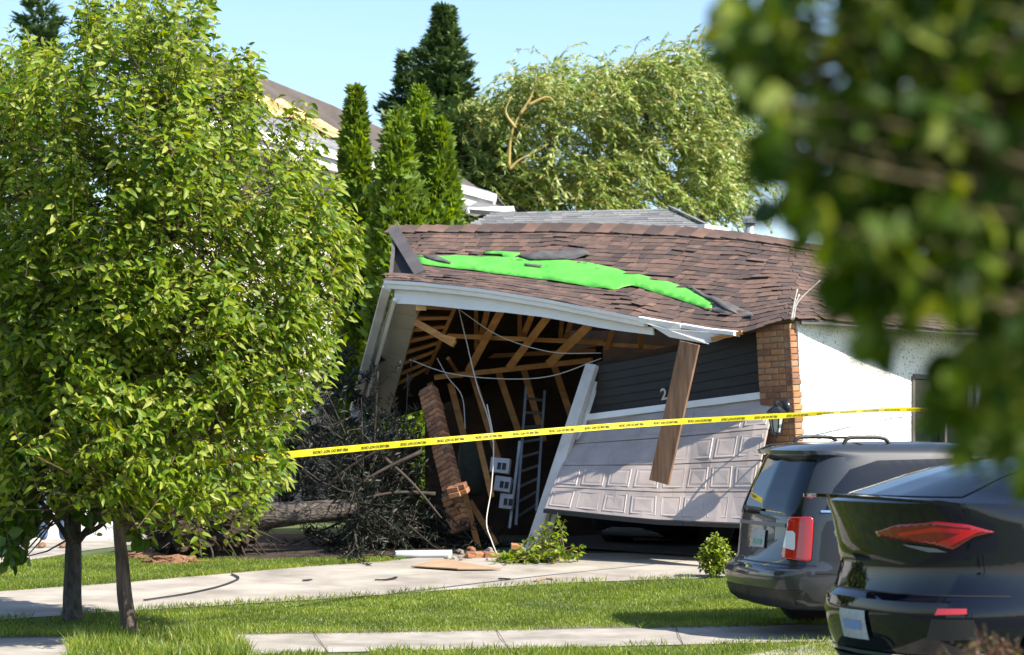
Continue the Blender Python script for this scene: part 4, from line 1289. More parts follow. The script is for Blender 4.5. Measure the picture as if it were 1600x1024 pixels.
CROWN1 = [(-60, 60), (0, 30), (40, 38), (90, 60), (120, 20), (135, -30), (200, -60), (330, -50), (338, 20), (332, 70), (352, 62), (372, 60), (395, 68), (418, 78), (412, 120), (440, 150), (480, 145), (505, 158), (512, 185), (530, 205), (528, 235), (548, 270), (560, 300), (580, 330), (594, 362), (585, 400), (600, 440), (566, 470), (560, 520), (545, 560), (510, 590), (492, 622), (468, 650), (492, 672), (490, 705), (478, 735), (484, 765), (440, 768), (400, 772), (350, 790), (300, 780), (250, 800), (215, 778), (170, 780), (120, 725), (60, 700), (0, 735), (-60, 760)]
t0 = G(207, 998)
CROWN1 = [(x - 16 if x > 420 else x, y) for x, y in CROWN1]
leafy_tree('street_tree', 'leafy light green tree with a slim curved trunk nearest the sidewalk', [t0, P(196, 940, t0.y), P(190, 870, t0.y), P(186, 790, t0.y), P(205, 650, t0.y), P(220, 450, t0.y), P(235, 250, t0.y), P(245, 40, t0.y)], .074, CROWN1, t0.y, 1.75, 2350, 17, (.108, .41, .30), M_leafA, M_bark, .58, (.14, 0, .08), 300, 24, gap=.055, twig_r=.004, gscale=2.1)
CROWN2 = [(-80, 420), (60, 400), (200, 420), (280, 520), (280, 640), (255, 720), (240, 790), (205, 830), (170, 790), (130, 790), (108, 745), (64, 745), (58, 820), (38, 858), (30, 845), (0, 850), (-40, 820), (-90, 780)]
t1 = G(113, 970)
leafy_tree('street_tree', 'darker round-leaved tree with a straight grey trunk beyond the driveway tree', [t1, P(114, 900, t1.y), P(116, 800, t1.y), P(120, 650, t1.y), P(125, 480, t1.y)], .098, CROWN2, t1.y, 1.5, 520, 13, (.13, .74, .2), M_leafB, M_bark2, .42, (0, 0, -.1), 120, 14, gap=.16, drop=.7)

# foreground tree: a maple close to the camera, out of focus
FG = [(1118, -120), (1112, 30), (1126, 90), (1160, 130), (1172, 190), (1160, 230), (1188, 285), (1212, 330), (1258, 360), (1308, 385), (1308, 450), (1330, 500), (1385, 550), (1405, 525), (1410, 475), (1440, 445), (1480, 470), (1500, 530), (1462, 600), (1470, 660), (1500, 700), (1560, 705), (1620, 730), (1700, 760), (2000, 780), (2150, 500), (2200, 100), (2000, -350), (1500, -420), (1150, -300)]
def fg_leaves():
    root = root_of('shade_tree', (1.75, 3.3, 0), 'out-of-focus dark leafy branches of a tree close by at the upper right', 'tree')
    tp = curve_pts([Vector((1.75, 3.3, 0)), Vector((1.72, 3.3, 1.0)), Vector((1.70, 3.28, 2.2)), Vector((1.62, 3.3, 3.4))], 6)
    A = Acc(); A.tube(tp, [.11 - .004 * i for i in range(len(tp))], 12, True, .1); A.build('trunk', M_bark, root, True)
    pos = []; dr = []; up = []
    A = Acc()
    n = 0
    ln = []
    while n < 2300:
        x = random.uniform(1080, 1680); y = random.uniform(-140, 770)
        if not inpoly(x, y, FG): continue
        d = random.uniform(2.8, 3.7)
        p = P(x, y, d)
        if noise.noise(Vector((x / 60, y / 60, d * .25))) < -.20: continue
        if pix(p)[0] < x - 1: continue
        q = tp[min(len(tp) - 1, max(8, int(8 + (p.z - 1.5) * 5)))]
        n += 1
        if n % 6 == 0: A.tube([p.lerp(q, .5), p.lerp(q, .25) + Vector((0, 0, -.02)), p.lerp(q, .1), p], [.006, .005, .003, .002], 4, False)
        a = random.uniform(0, 6.28)
        pos.append(tuple(p)); dr.append((math.cos(a) * .7 - .2, math.sin(a) * .7, -.55 + random.gauss(0, .3))); up.append(tuple(sun_vec + Vector((random.gauss(0, .6), random.gauss(-.3, .6), random.gauss(0, .5))))); ln.append(random.uniform(.036, .06))
    for _ in range(500):
        # rest of the crown out of view, added to shade the visible leaves
        X, Y, Z = random.uniform(.42, 2.6), random.uniform(.9, 4.2), random.uniform(1.75, 4.2)
        e = ((X - 1.5) / 1.15) ** 2 + ((Y - 2.6) / 1.7) ** 2 + ((Z - 2.95) / 1.25) ** 2
        if e > 1 or e < .35: continue
        if -60 < pix((X, Y, Z))[0] < 1400 and pix((X, Y, Z))[1] > -150: continue
        a = random.uniform(0, 6.28)
        pos.append((X, Y, Z)); dr.append((math.cos(a), math.sin(a), -.4)); up.append((random.gauss(.2, .4), random.gauss(-.2, .4), 1)); ln.append(random.uniform(.08, .13))
    tag(A.build('twigs', M_twig, root), kind='stuff')
    pos = np.array(pos); dr = nrm(np.array(dr)); up = np.array(up)
    ln = np.array(ln)
    split_leaves(root, pos, dr, up, ln, ln * .72, M_leafF, .3, .2, 300)
fg_leaves()

# ------------------------------------------------------------------ willow
def willow():
    base = Vector((P(960, 500, 60).x, 60, .3))
    root = root_of('willow_tree', base, 'wide pale green willow blown by the wind behind the roofs', 'tree')
    D = 60.0
    forks = [[(940, 470), (900, 380), (850, 300), (800, 230), (790, 180)], [(940, 470), (950, 380), (960, 250), (935, 130)], [(940, 470), (1020, 370), (1060, 280), (1080, 150)], [(940, 470), (1040, 380), (1110, 330), (1140, 250)], [(900, 380), (820, 330), (760, 270), (735, 200)], [(950, 330), (1000, 230), (1020, 130)], [(850, 300), (860, 200), (880, 120)]]
    A = Acc(); A.tube([base, base.lerp(P(940, 470, D), .6), P(940, 470, D)], [.55, .45, .36], 12, True, .1); A.build('trunk', M_bark2, root, True)
    A = Acc(); nodes = []
    for f in forks:
        c = curve_pts([P(x, y, D + random.uniform(-1.2, 1.2) * (i > 0)) for i, (x, y) in enumerate(f)], 6)
        A = Acc(); A.tube(c, [.20 * (1 - .85 * i / (len(c) - 1)) for i in range(len(c))], 7); A.build('limb', M_bark2, root, True); nodes += c
    A = Acc()
    for f in ([(795, 262), (798, 215), (812, 180), (838, 157)], [(812, 180), (830, 150), (838, 118)], [(796, 265), (812, 250), (850, 230)], [(805, 200), (790, 175), (800, 150)], [(825, 165), (855, 152), (870, 165)]):
        c = curve_pts([P(x, y, 57.2) for x, y in f], 6); A = Acc(); A.tube(c, [.045 * (1 - .8 * i / (len(c) - 1)) for i in range(len(c))], 6); A.build('bare_branch', M_wtwig, root, True)
    W = [(700, 200), (725, 165), (760, 150), (800, 128), (815, 95), (850, 105), (880, 95), (905, 88), (935, 75), (960, 92), (985, 98), (1005, 90), (1040, 82), (1070, 72), (1085, 75), (1115, 95), (1140, 130), (1160, 190), (1180, 240), (1170, 290), (1150, 330), (1125, 362), (1090, 345), (1050, 335), (950, 345), (850, 345), (790, 335), (760, 310), (720, 290), (700, 250)]
    tip = []
    pos = []; dr = []; up = []
    A = Acc(); n = 0
    while n < 3300:
        if n % 9 == 0 or not tip:
            cx_, cy_ = random.uniform(690, 1180), random.uniform(60, 350)
            if not inpoly(cx_, cy_, W): continue
            tip = [(cx_, cy_)]
        x = cx_ + random.gauss(0, 11); y = cy_ + random.gauss(0, 7)
        if not inpoly(x, y, W):
            tip = []; n += 1; continue
        k = abs(x - 940) / 240
        T = 3.2 * math.sqrt(max(.1, 1 - k * k))
        d = D + T * math.sin(cx_ * 12.9898 + cy_ * 78.233) * .9 + random.gauss(0, .15)
        p = P(x, y, d)
        if noise.noise(Vector((x / 55, y / 42, d * .5))) < -.20:
            tip = []; n += 1; continue
        n += 1
        L = random.uniform(.7, 1.6)
        # strands leave their limb upward, bend over and hang, pushed to the right by the wind
        upw = random.uniform(.0, .5)
        dirs = Vector((random.gauss(.30, .35), random.gauss(0, .3), upw))
        c = [p]
        v = dirs.normalized()
        for j in range(6):
            v = (v + Vector((.09, 0, -.30))).normalized(); c.append(c[-1] + v * L / 6)
        if n % 2 == 0: A.tube(c, [.012, .011, .010, .009, .008, .006, .004], 3, False)
        m = 26
        for j in range(m):
            f = j / m * 6; i = min(5, int(f)); o = c[i].lerp(c[i + 1], f - i)
            t = (c[i + 1] - c[i]).normalized()
            pos.append(tuple(o)); dr.append(tuple(t * .7 + Vector((random.gauss(.25, .5), random.gauss(0, .5), random.gauss(-.1, .4))))); up.append(tuple(sun_vec * .9 + Vector((random.gauss(0, .5), random.gauss(-.3, .5), random.gauss(0, .4)))))
    tag(A.build('twigs', M_wtwig, root), kind='stuff')
    pos = np.array(pos); dr = np.array(dr); up = np.array(up); k = len(pos)
    V, T_ = blade_arrays(pos, dr, up, rng.uniform(.11, .22, k), rng.uniform(.035, .065, k), .12)
    tag(fast('crown', V, None, T_, M_willow, root), kind='stuff')
willow()

# ------------------------------------------------------------------ conifers
def conifer(name, label, x, ytop, ybase_half, d, n, m, tall_px, asym=0.0, cat='tree', sub=1.0, group=None):
    """spruce: whorls of drooping branches covered in needle sprays"""
    top = P(x, ytop, d); base = Vector((top.x, d, .3))
    root = root_of(name, base, label, cat, group)
    Hh = top.z - base.z
    A = Acc(); A.tube([base, base.lerp(top, .5), top], [.22, .13, .015], 8); A.build('trunk', M_bark2, root, True)
    half = ybase_half * d / FOC
    pos = []; dr = []; up = []; ln = []
    A = Acc()
    for i in range(n):
        f = random.random() ** .75 * .8            # 0 top .. .8
        z = top.z - f * Hh * .85
        R = half * (.012 + f * 1.32) * random.uniform(.45, 1.12) * (1 + .22 * math.sin(f * 40 + x))
        a = random.uniform(0, 6.283)
        R *= 1 + .45 * noise.noise(Vector((math.cos(a) * 1.3 + x, math.sin(a) * 1.3, f * 14)))
        o = Vector((base.x, d, z + R * .12)); e = o + Vector((math.cos(a) * R, math.sin(a) * R, -R * .10 + R * .12))
        midp = o.lerp(e, .55) + Vector((0, 0, -R * .16))
        c = curve_pts([o, midp, e], 4)
        if i % 3 == 0: A.tube(c, [.02 * (1 - .8 * j / (len(c) - 1)) for j in range(len(c))], 3, False)
        for q in range(34):
            g = random.random() ** .55
            k = min(len(c) - 2, int(g * (len(c) - 1))); pnt = c[k].lerp(c[k + 1], g * (len(c) - 1) - k)
            t = (c[k + 1] - c[k]).normalized(); s = Vector((-math.sin(a), math.cos(a), 0)) * random.choice((-1, 1))
            pos.append(tuple(pnt + s * random.uniform(0, .22) * (1 - g * .6) * sub + Vector((0, 0, random.gauss(0, .03)))))
            dr.append(tuple(t * .8 + s * .6 + Vector((random.gauss(0, .2), random.gauss(0, .2), random.gauss(.12, .3))))); up.append((random.gauss(0, .4), random.gauss(0, .4), 1)); ln.append(random.uniform(.14, .30) * sub)
    tag(A.build('branches', M_bark2, root), kind='stuff')
    pos = np.array(pos); ln = np.array(ln)
    V, T = blade_arrays(pos, np.array(dr), np.array(up), ln, ln * .36, .08)
    tag(fast('crown', V, None, T, m, root), kind='stuff')
conifer('spruce_tree', 'tall dark spruce standing behind the cedars', 694, 10, 205, 60, 1300, M_spruce, 600)
conifer('spruce_tree', 'shorter dark spruce left of the tall one', 636, 86, 150, 61.5, 620, M_spruce, 500)
conifer('spruce_tree', 'dark spruce top behind the street tree at the upper left', 66, -60, 150, 58, 420, M_spruce, 500)
def cedar(label, x, ytop, half_px, d, ybot=420):
    top = P(x, ytop, d); base = Vector((top.x, d, .3)); Hh = top.z - base.z
    root = root_of('cedar_tree', base, label, 'tree', 'columnar cedars beside the house')
    A = Acc(); A.tube([base, base.lerp(top, .6), top - Vector((0, 0, .3))], [.12, .07, .01], 8); A.build('trunk', M_bark, root, True)
    n = 12000
    half = half_px * d / FOC
    f = rng.random(n) ** .8
    z = top.z - f * Hh
    a = rng.uniform(0, 6.283, n)
    prof = np.minimum(1, (f * 3.4) ** .62) * (1 - .25 * np.clip((f - .75) * 4, 0, 1))
    lump = np.array([1 + .50 * noise.noise(Vector((math.cos(q) * 1.8 + x, math.sin(q) * 1.8, w * 2.0))) + .34 * noise.noise(Vector((math.cos(q) * 3 + x, math.sin(q) * 3, w * 6.5))) for q, w in zip(a, z)])
    R = half * prof * lump * rng.uniform(.55, 1.0, n) ** .35
    pos = np.stack([base.x + np.cos(a) * R, d + np.sin(a) * R, z], 1)
    dr = np.stack([np.cos(a) * .6 + rng.normal(0, .5, n), np.sin(a) * .6 + rng.normal(0, .5, n), rng.normal(.6, .4, n)], 1)
    up = np.stack([np.cos(a) * .8 + rng.normal(.2, .5, n), np.sin(a) * .8 + rng.normal(-.2, .5, n), rng.normal(.2, .4, n)], 1)
    V, T = blade_arrays(pos, dr, up, rng.uniform(.11, .22, n), rng.uniform(.06, .11, n), .05)
    tag(fast('crown', V, None, T, M_cedar, root), kind='stuff')
cedar('slender cedar apart on the left, close to the house eave', 556, 140, 24, 41)
cedar('front cedar of the cluster, left of the tallest', 621, 178, 42, 40.0)
cedar('tallest cedar of the cluster beside the house', 656, 140, 32, 41)
cedar('right-hand cedar of the cluster, above the garage ridge', 688, 190, 32, 40.6)

# ------------------------------------------------------------------ fallen spruce
def fallen():
    r0 = G(330, 872); D0 = 30.6
    root = root_of('fallen_spruce', Vector((r0.x, D0, gz(D0))), 'uprooted spruce lying against the garage with its root plate raised', 'fallen tree')
    bm = bmesh.new(); bmesh.ops.create_icosphere(bm, subdivisions=5, radius=1)
    c = P(318, 822, D0)
    for v in bm.verts:
        n = v.co.normalized()
        k = 1 + .28 * noise.noise(n * 2.2) + .20 * noise.noise(n * 5.1) + .14 * noise.noise(n * 11) + .10 * noise.noise(n * 23)
        v.co = Vector((n.x * .66 * k, n.y * .8 * k, n.z * .50 * k)) + c
    me = bpy.data.meshes.new('root_plate'); bm.to_mesh(me); bm.free(); me.materials.append(M_soil)
    link(bpy.data.objects.new('root_plate', me), root)
    A = Acc()
    for i in range(120):
        a = random.uniform(0, 6.28); e = random.uniform(-.6, 1.3)
        dv = Vector((math.cos(a) * math.cos(e) - .25, -abs(math.sin(a)) * math.cos(e) * .9, math.sin(e) * .8)).normalized()
        p = c + Vector((dv.x * .55, dv.y * .65, dv.z * .42)); L = random.uniform(.2, .55)
        q = p + dv * L + Vector((random.gauss(0, .12), random.gauss(0, .1), random.gauss(-.1, .14)))
        cc = curve_pts([p, p.lerp(q, .5) + Vector((random.gauss(0, .06), 0, random.gauss(0, .06))), q], 4)
        r = random.uniform(.006, .022); A = Acc(); A.tube(cc, [r * (1 - .8 * j / (len(cc) - 1)) for j in range(len(cc))], 5); A.build('root', M_dtwig, root, True)
    tp = curve_pts([P(392, 808, D0), P(470, 802, D0 + .1), P(560, 794, D0 + .6), P(610, 786, D0 + 1.4), P(650, 776, D0 + 2.4)], 7)
    A = Acc(); A.tube(tp, [.175 - .0038 * i for i in range(len(tp))], 18, True, .10); A.build('trunk', M_sbark, root, True)
    A = Acc(); pos = []; dr = []; up = []; ln = []
    T = Acc()
    def sprig(c, n, s, r=.3):
        for _ in range(n):
            g = random.random(); k = min(len(c) - 2, int(g * (len(c) - 1))); o = c[k].lerp(c[k + 1], g * (len(c) - 1) - k)
            t = (c[k + 1] - c[k]).normalized(); v = Vector((random.gauss(0, 1), random.gauss(0, 1), random.gauss(0, 1))).normalized()
            pos.append(tuple(o)); dr.append(tuple(t * .7 + v * .8)); up.append(tuple(v.orthogonal())); ln.append(random.uniform(.05, .12) * s)
    for i in range(120):
        f = random.random() ** .8
        st = tp[int(13 + f * (len(tp) - 14))]
        a = random.uniform(0, 6.28)
        dv = Vector((random.gauss(.15, .45), math.cos(a) * .55 - .1, math.sin(a) * .9 + .15)).normalized()
        L = random.uniform(.7, 2.1)
        e = st + dv * L
        if pix(e)[0] > 640 + 30 * random.random() and pix(e)[1] < 830: continue
        e.z = max(e.z, gz(e.y) + .03)
        m = st.lerp(e, .5) + Vector((0, 0, random.gauss(-.08, .12))); m.z = max(m.z, gz(m.y) + .05)
        c = curve_pts([st, m, e], 6)
        r = random.uniform(.012, .03); A = Acc(); A.tube(c, [r * (1 - .8 * j / (len(c) - 1)) + .003 for j in range(len(c))], 5); A.build('branch', M_dtwig, root, True)
        for q in range(15):
            g = .2 + .8 * random.random(); k = min(len(c) - 2, int(g * (len(c) - 1))); o = c[k]
            v = (dv * .6 + Vector((random.gauss(0, .6), random.gauss(0, .6), random.gauss(-.25, .5)))).normalized(); l2 = random.uniform(.25, .6)
            e2 = o + v * l2; e2.z = max(e2.z, gz(e2.y) + .02)
            cc = [o, o.lerp(e2, .5) + Vector((0, 0, -.03)), e2]
            T.tube(cc, [.007, .005, .003], 3, False)
            sprig(cc, 16 if i % 3 else 30, 1.0)
    # upper mass of bluish foliage in front of the dropped eave
    for i in range(150):
        x, y = random.uniform(395, 600), random.uniform(590, 790)
        if x > 530 + (700 - y) * .3: continue
        o = P(x, y, random.uniform(32.5, 35)); v = Vector((random.gauss(0, .6), random.gauss(-.3, .5), random.gauss(.1, .5))).normalized()
        c = [o, o + v * .35 + Vector((0, 0, -.03)), o + v * .7]
        T.tube(c, [.01, .008, .004], 4, False)
        sprig(c, 90, 1.3)
    for a, b in [((660, 705), (520, 785)), ((600, 715), (690, 810)), ((560, 812), (588, 868)), ((680, 772), (560, 780)), ((505, 765), (600, 700))]:
        p, q = P(*a, 31.0), P(*b, 30.8)
        c = curve_pts([p, p.lerp(q, .5) + Vector((0, 0, .05)), q], 5); A = Acc(); A.tube(c, [.028 - .0015 * j for j in range(len(c))], 6); A.build('branch', M_dtwig, root, True)
    tag(T.build('twigs', M_dtwig, root), kind='stuff')
    pos = np.array(pos); ln = np.array(ln)
    V, F = blade_arrays(pos, np.array(dr), np.array(up), ln, ln * .22, .05)
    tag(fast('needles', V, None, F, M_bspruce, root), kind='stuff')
fallen()
A = Acc(); 
for k, (x, y, w, h) in enumerate([(270, 881, .34, .10), (222, 872, .30, .07)]):
    c = G(x, y); bm = bmesh.new(); bmesh.ops.create_icosphere(bm, subdivisions=4, radius=1)
    for v in bm.verts:
        n = v.co.normalized(); q = 1 + .3 * noise.noise(n * 3 + Vector((k, 0, 0))) + .15 * noise.noise(n * 9)
        v.co = Vector((n.x * w * q, n.y * w * .7 * q, n.z * h * q)) + c
    me = bpy.data.meshes.new('mulch_heap'); bm.to_mesh(me); bm.free(); me.materials.append(M_mulch)
    tag(link(bpy.data.objects.new('mulch_heap', me)), ['heap of red-brown mulch at the foot of the root plate', 'smaller scatter of red-brown mulch left of the root plate'][k], 'mulch')

# ------------------------------------------------------------------ broken leafy branch, shrubs
def sprigs(name, label, base, tips, per, leaf, m, cat, n_piece, tw=.006, jitter=.05):
    root = root_of(name, base, label, cat)
    A = Acc(); pos = []; dr = []; up = []
    for b, t in tips:
        c = curve_pts([b, b.lerp(t, .5) + Vector((random.gauss(0, .03), random.gauss(0, .03), .03)), t], 4)
        A.tube(c, [tw * (1 - .7 * j / (len(c) - 1)) for j in range(len(c))], 4, False)
        for k in range(per):
            g = .25 + .75 * random.random(); i = min(len(c) - 2, int(g * (len(c) - 1))); o = c[i].lerp(c[i + 1], random.random())
            v = Vector((random.gauss(0, 1), random.gauss(0, 1), random.gauss(-.1, .8))).normalized()
            o = o + v * random.uniform(0, jitter); pos.append((o.x, o.y, max(o.z, gz(o.y) + .02))); dr.append(tuple(v)); up.append((random.gauss(0, .4), random.gauss(-.2, .4), 1))
    tag(A.build('stems', M_twig, root), kind='stuff')
    pos = np.array(pos); ln = rng.uniform(leaf * .6, leaf * 1.2, len(pos))
    split_leaves(root, pos, nrm(np.array(dr)), np.array(up), ln, ln * .6, m, .3, .15, n_piece, 'foliage')
b0 = G(800, 880)
tips = []
for _ in range(58):
    x = random.uniform(770, 915); h = (8 + 70 * max(0, 1 - abs(x - 872) / 48) ** .7) * random.uniform(.25, 1)
    g = G(x, random.uniform(872, 886)); bse = G(random.uniform(790, 885), 880)
    tips.append((bse + Vector((0, 0, .03)), g + Vector((0, 0, h * g.y / FOC))))
sprigs('broken_branch', 'broken leafy branch lying at the foot of the white jamb', b0, tips, 12, .085, M_leafA, 'branch', 120, .009)
s0 = G(1118, 903)
tips = []
for _ in range(90):
    a = random.uniform(0, 6.28); e = random.uniform(.15, 1.5); R = .23 * random.uniform(.8, 1.1)
    tips.append((s0 + Vector((0, 0, .03)), s0 + Vector((math.cos(a) * math.cos(e) * R, math.sin(a) * math.cos(e) * R, .02 + math.sin(e) * .45 * random.uniform(.85, 1.08)))))
sprigs('yellow_green_shrub', 'small round yellow-green shrub left of the minivan', s0, tips, 22, .05, M_shrub, 'shrub', 150, .004)
fb = Vector((P(1560, 1024, 9.5).x, 9.5, 0))
tips = []
for _ in range(70):
    a = random.uniform(0, 6.28); R = random.uniform(0, .32)
    tips.append((fb + Vector((0, 0, .5)), fb + Vector((math.cos(a) * R, math.sin(a) * R, 1.10 - R * .35 + random.gauss(0, .03)))))
sprigs('barberry_shrub', 'blurred reddish shrub tips at the bottom right corner', fb, tips, 14, .03, M_barb, 'shrub', 60, .004)
# pale wild blossom at the tree edge beside the garage
# ------------------------------------------------------------------ vehicles
def ring_section(xr, xf, w, z, bulge, nexp, N=88, fb=0.25):
    out = []
    xc, hx = (xr + xf) / 2, (xf - xr) / 2
    for k in range(N):
        a = 2 * math.pi * k / N
        ca, sa = math.cos(a), math.sin(a)
        x = math.copysign(abs(ca) ** (2 / nexp), ca); y = math.copysign(abs(sa) ** (2 / nexp), sa)
        px_ = xc + hx * x; py_ = w * y
        if x < 0: px_ += bulge * abs(y) ** 2.2 * (-x)
        else: px_ -= fb * abs(y) ** 2.2 * x
        out.append(Vector((px_, py_, z)))
    return out
def vehicle(name, label, origin, heading, levels, paint, bulge, wheels, wr, roof_r=.05, cat='car', nexp=7):
    """levels: (z, rear x, front x, half width); local frame: x forward, y left, z up"""
    root = root_of(name, origin, label, cat)
    M = Matrix.Translation(origin) @ Matrix.Rotation(heading, 4, 'Z')
    A = Acc(); N = 88; V = []; F = []
    for z, xr, xf, w in levels: V += ring_section(xr, xf, w, z, bulge, nexp, N)
    for i in range(len(levels) - 1):
        for k in range(N):
            k2 = (k + 1) % N; F.append((i * N + k, i * N + k2, (i + 1) * N + k2, (i + 1) * N + k))
    F.append(tuple(range(N - 1, -1, -1))); F.append(tuple((len(levels) - 1) * N + k for k in range(N)))
    A.add(V, F)
    o = A.build('body', paint, None, True)
    bm = bmesh.new(); bm.from_mesh(o.data); bmesh.ops.recalc_face_normals(bm, faces=bm.faces)
    bvh = BVHTree.FromBMesh(bm)
    bm.free()
    # wheel arches
    cut = Acc()
    for wx in wheels:
        for sgn in (-1, 1):
            cut.lathe((wx, sgn * .62, wr), [(wr * 1.13, 0), (wr * 1.13, .6)], 32, (0, sgn, 0))
    cu = cut.build('cutter', M_plast, None)
    md = o.modifiers.new('arch', 'BOOLEAN'); md.object = cu; md.operation = 'DIFFERENCE'; md.solver = 'EXACT'
    dg = bpy.context.evaluated_depsgraph_get(); dg.update()
    me = bpy.data.meshes.new_from_object(o.evaluated_get(dg))
    o.modifiers.clear(); o.data = me; bpy.data.objects.remove(cu)
    me.materials.clear(); me.materials.append(paint)
    bmx = bmesh.new(); bmx.from_mesh(me)
    for f in bmx.faces: f.smooth = True; f.material_index = 0
    for e in bmx.edges:
        if len(e.link_faces) == 2 and e.calc_face_angle(0) > .6: e.smooth = False
    bmx.to_mesh(me); bmx.free()
    me.transform(M); o.parent = root; o.matrix_parent_inverse = Matrix.Translation(-root.location)
    def decal(nm, poly, plane, m, off=.006, parent=None, th=.0, res=.06):
        """outline in the side plane ('R' right side: x,z) or rear plane ('B': y,z), wrapped on the body"""
        b2 = bmesh.new()
        vs_ = [b2.verts.new((p[0], p[1], 0)) for p in poly]; f = b2.faces.new(vs_)
        bmesh.ops.triangulate(b2, faces=[f])
        for _ in range(6):
            es = [e for e in b2.edges if e.calc_length() > res]
            if not es: break
            bmesh.ops.subdivide_edges(b2, edges=es, cuts=1); bmesh.ops.triangulate(b2, faces=b2.faces[:])
        for v in b2.verts:
            if plane == 'R': src, d = Vector((v.co.x, -3, v.co.y)), Vector((0, 1, 0))
            elif plane == 'L': src, d = Vector((v.co.x, 3, v.co.y)), Vector((0, -1, 0))
            elif plane == 'F': src, d = Vector((8, v.co.x, v.co.y)), Vector((-1, 0, 0))
            elif plane == 'C':    # rear right corner, along the diagonal
                d = Vector((.6, .8, 0)).normalized(); sdv = Vector((.8, -.6, 0)); src = Vector((.35, -.75, v.co.y)) + sdv * v.co.x - d * 3
            else: src, d = Vector((-3, v.co.x, v.co.y)), Vector((1, 0, 0))
            h, n, _, _ = bvh.ray_cast(src, d)
            if h is None: h, n = src + d * 3, -d
            if n.dot(d) > 0: n = -n
            v.co = M @ (h + n * off)
        bmesh.ops.recalc_face_normals(b2, faces=b2.faces)
        me2 = bpy.data.meshes.new(nm); b2.to_mesh(me2); b2.free(); me2.materials.append(m)
        me2.polygons.foreach_set('use_smooth', [True] * len(me2.polygons))
        o2 = bpy.data.objects.new(nm, me2)
        if th:
            md = o2.modifiers.new('thick', 'SOLIDIFY'); md.thickness = th; md.offset = -1
        return link(o2, parent or root)
    hw = max(l[3] for l in levels)
    for wx in wheels:
        for sgn in (-1, 1):
            c = M @ Vector((wx, sgn * (hw - .13), wr)); ax_ = (M.to_3x3() @ Vector((0, sgn, 0)))
            A = Acc(); A.lathe(c - ax_ * .11, [(wr * .66, 0), (wr * .95, .01), (wr, .05), (wr, .17), (wr * .95, .21), (wr * .68, .22)], 36, ax_); ty = A.build('wheel', M_rubber, root, True)
            A = Acc(); A.lathe(c + ax_ * .06, [(wr * .66, 0), (wr * .66, .045), (wr * .60, .047), (wr * .56, .01)], 36, ax_)
            x1 = ax_.orthogonal().normalized(); y1 = ax_.cross(x1)
            for k in range(5):
                a = 2 * math.pi * k / 5
                for da in (-.14, .14):
                    A.beam(c + ax_ * .09 + (x1 * math.cos(a) + y1 * math.sin(a)) * .05, c + ax_ * .095 + (x1 * math.cos(a + da) + y1 * math.sin(a + da)) * wr * .62, .035, .02, ax_)
            A.lathe(c + ax_ * .07, [(.06, 0), (.06, .03)], 12, ax_)
            A.build('rim', M_rim, ty)
            A = Acc(); A.lathe(c + ax_ * .03, [(wr * .6, 0), (wr * .6, .01)], 24, ax_); A.build('brake', M_plast, ty)
    return root, M, decal
def rect(x0, z0, x1, z1): return [(x0, z0), (x1, z0), (x1, z1), (x0, z1)]

VWS = .94
# grey minivan
VL = [(.26, .22, 4.85, .80), (.30, .12, 4.95, .90), (.36, .05, 5.02, .95), (.56, .00, 5.08, .985), (.62, .02, 5.08, .99), (.645, .10, 5.06, .995), (.72, .14, 5.0, 1.0), (.95, .165, 4.8, .995), (1.06, .175, 4.55, .985), (1.12, .185, 4.1, .975), (1.17, .20, 3.7, .96), (1.30, .25, 3.45, .93), (1.45, .315, 3.1, .88), (1.58, .375, 2.8, .83), (1.635, .40, 2.62, .80), (1.655, .31, 2.5, .79), (1.69, .29, 2.4, .77), (1.735, .38, 2.25, .70), (1.76, .60, 2.0, .58), (1.772, .95, 1.8, .30)]
VL = [(z, a, b, w * VWS) for z, a, b, w in VL]
van, VM, vdec = vehicle('minivan', 'dark grey minivan parked in front of the stucco wall', Vector((2.12, 22.3, gz(22.3))), math.radians(16), VL, M_vanp, .12, (1.02, 4.1), .345, nexp=9)
vdec('rear_window', [(-.72, 1.10), (.72, 1.10), (.62, 1.61), (-.62, 1.61)], 'B', M_win)
sw = vdec('side_window', [(.46, 1.17), (1.95, 1.16), (1.95, 1.62), (1.0, 1.60), (.72, 1.52), (.56, 1.36)], 'R', M_win)
vdec('window_trim', [(.42, 1.14), (2.6, 1.13), (2.6, 1.155), (.42, 1.16)], 'R', M_chrome, .010)
vdec('side_window', [(2.02, 1.16), (3.0, 1.16), (2.75, 1.60), (2.02, 1.62)], 'R', M_win)
tl_ = vdec('tail_lamp', [(-.25, .74), (-.235, .72), (.0, .70), (.03, .72), (.045, .90), (.05, 1.08), (.03, 1.10), (-.16, 1.09), (-.185, 1.07), (-.20, .95)], 'C', M_red, .016, th=.02, res=.025)
vdec('reverse_lens', [(-.225, .82), (-.11, .80), (-.10, .82), (-.10, .95), (-.12, .97), (-.19, .97)], 'C', M_clear, .042, tl_, res=.03)
vdec('tail_lamp', [(.86, .74), (.74, .74), (.77, 1.06), (.84, 1.08)], 'B', M_red, .010)
pl = vdec('number_plate', rect(-.16, .80, .16, .96), 'B', M_plate, .015)
vdec('plate_stripe', rect(-.10, .83, .10, .875), 'B', M_pgreen, .020, pl)
vdec('chrome_strip', [(-.55, 1.0), (.55, 1.0), (.55, 1.035), (-.55, 1.035)], 'B', M_bump2, .018)
vdec('hatch_seam', [(-.86, .665), (.86, .665), (.86, .675), (-.86, .675)], 'B', M_plast, .006)
vdec('bumper_insert', [(-.7, .30), (.7, .30), (.82, .45), (-.82, .45)], 'B', M_plast, .008)
vdec('wiper', [(-.05, 1.13), (.45, 1.14), (.46, 1.165), (-.05, 1.155)], 'B', M_plast, .03)
vdec('side_seam', [(.98, .45), (.99, .45), (.99, 1.12), (.98, 1.12)], 'R', M_plast, .004)
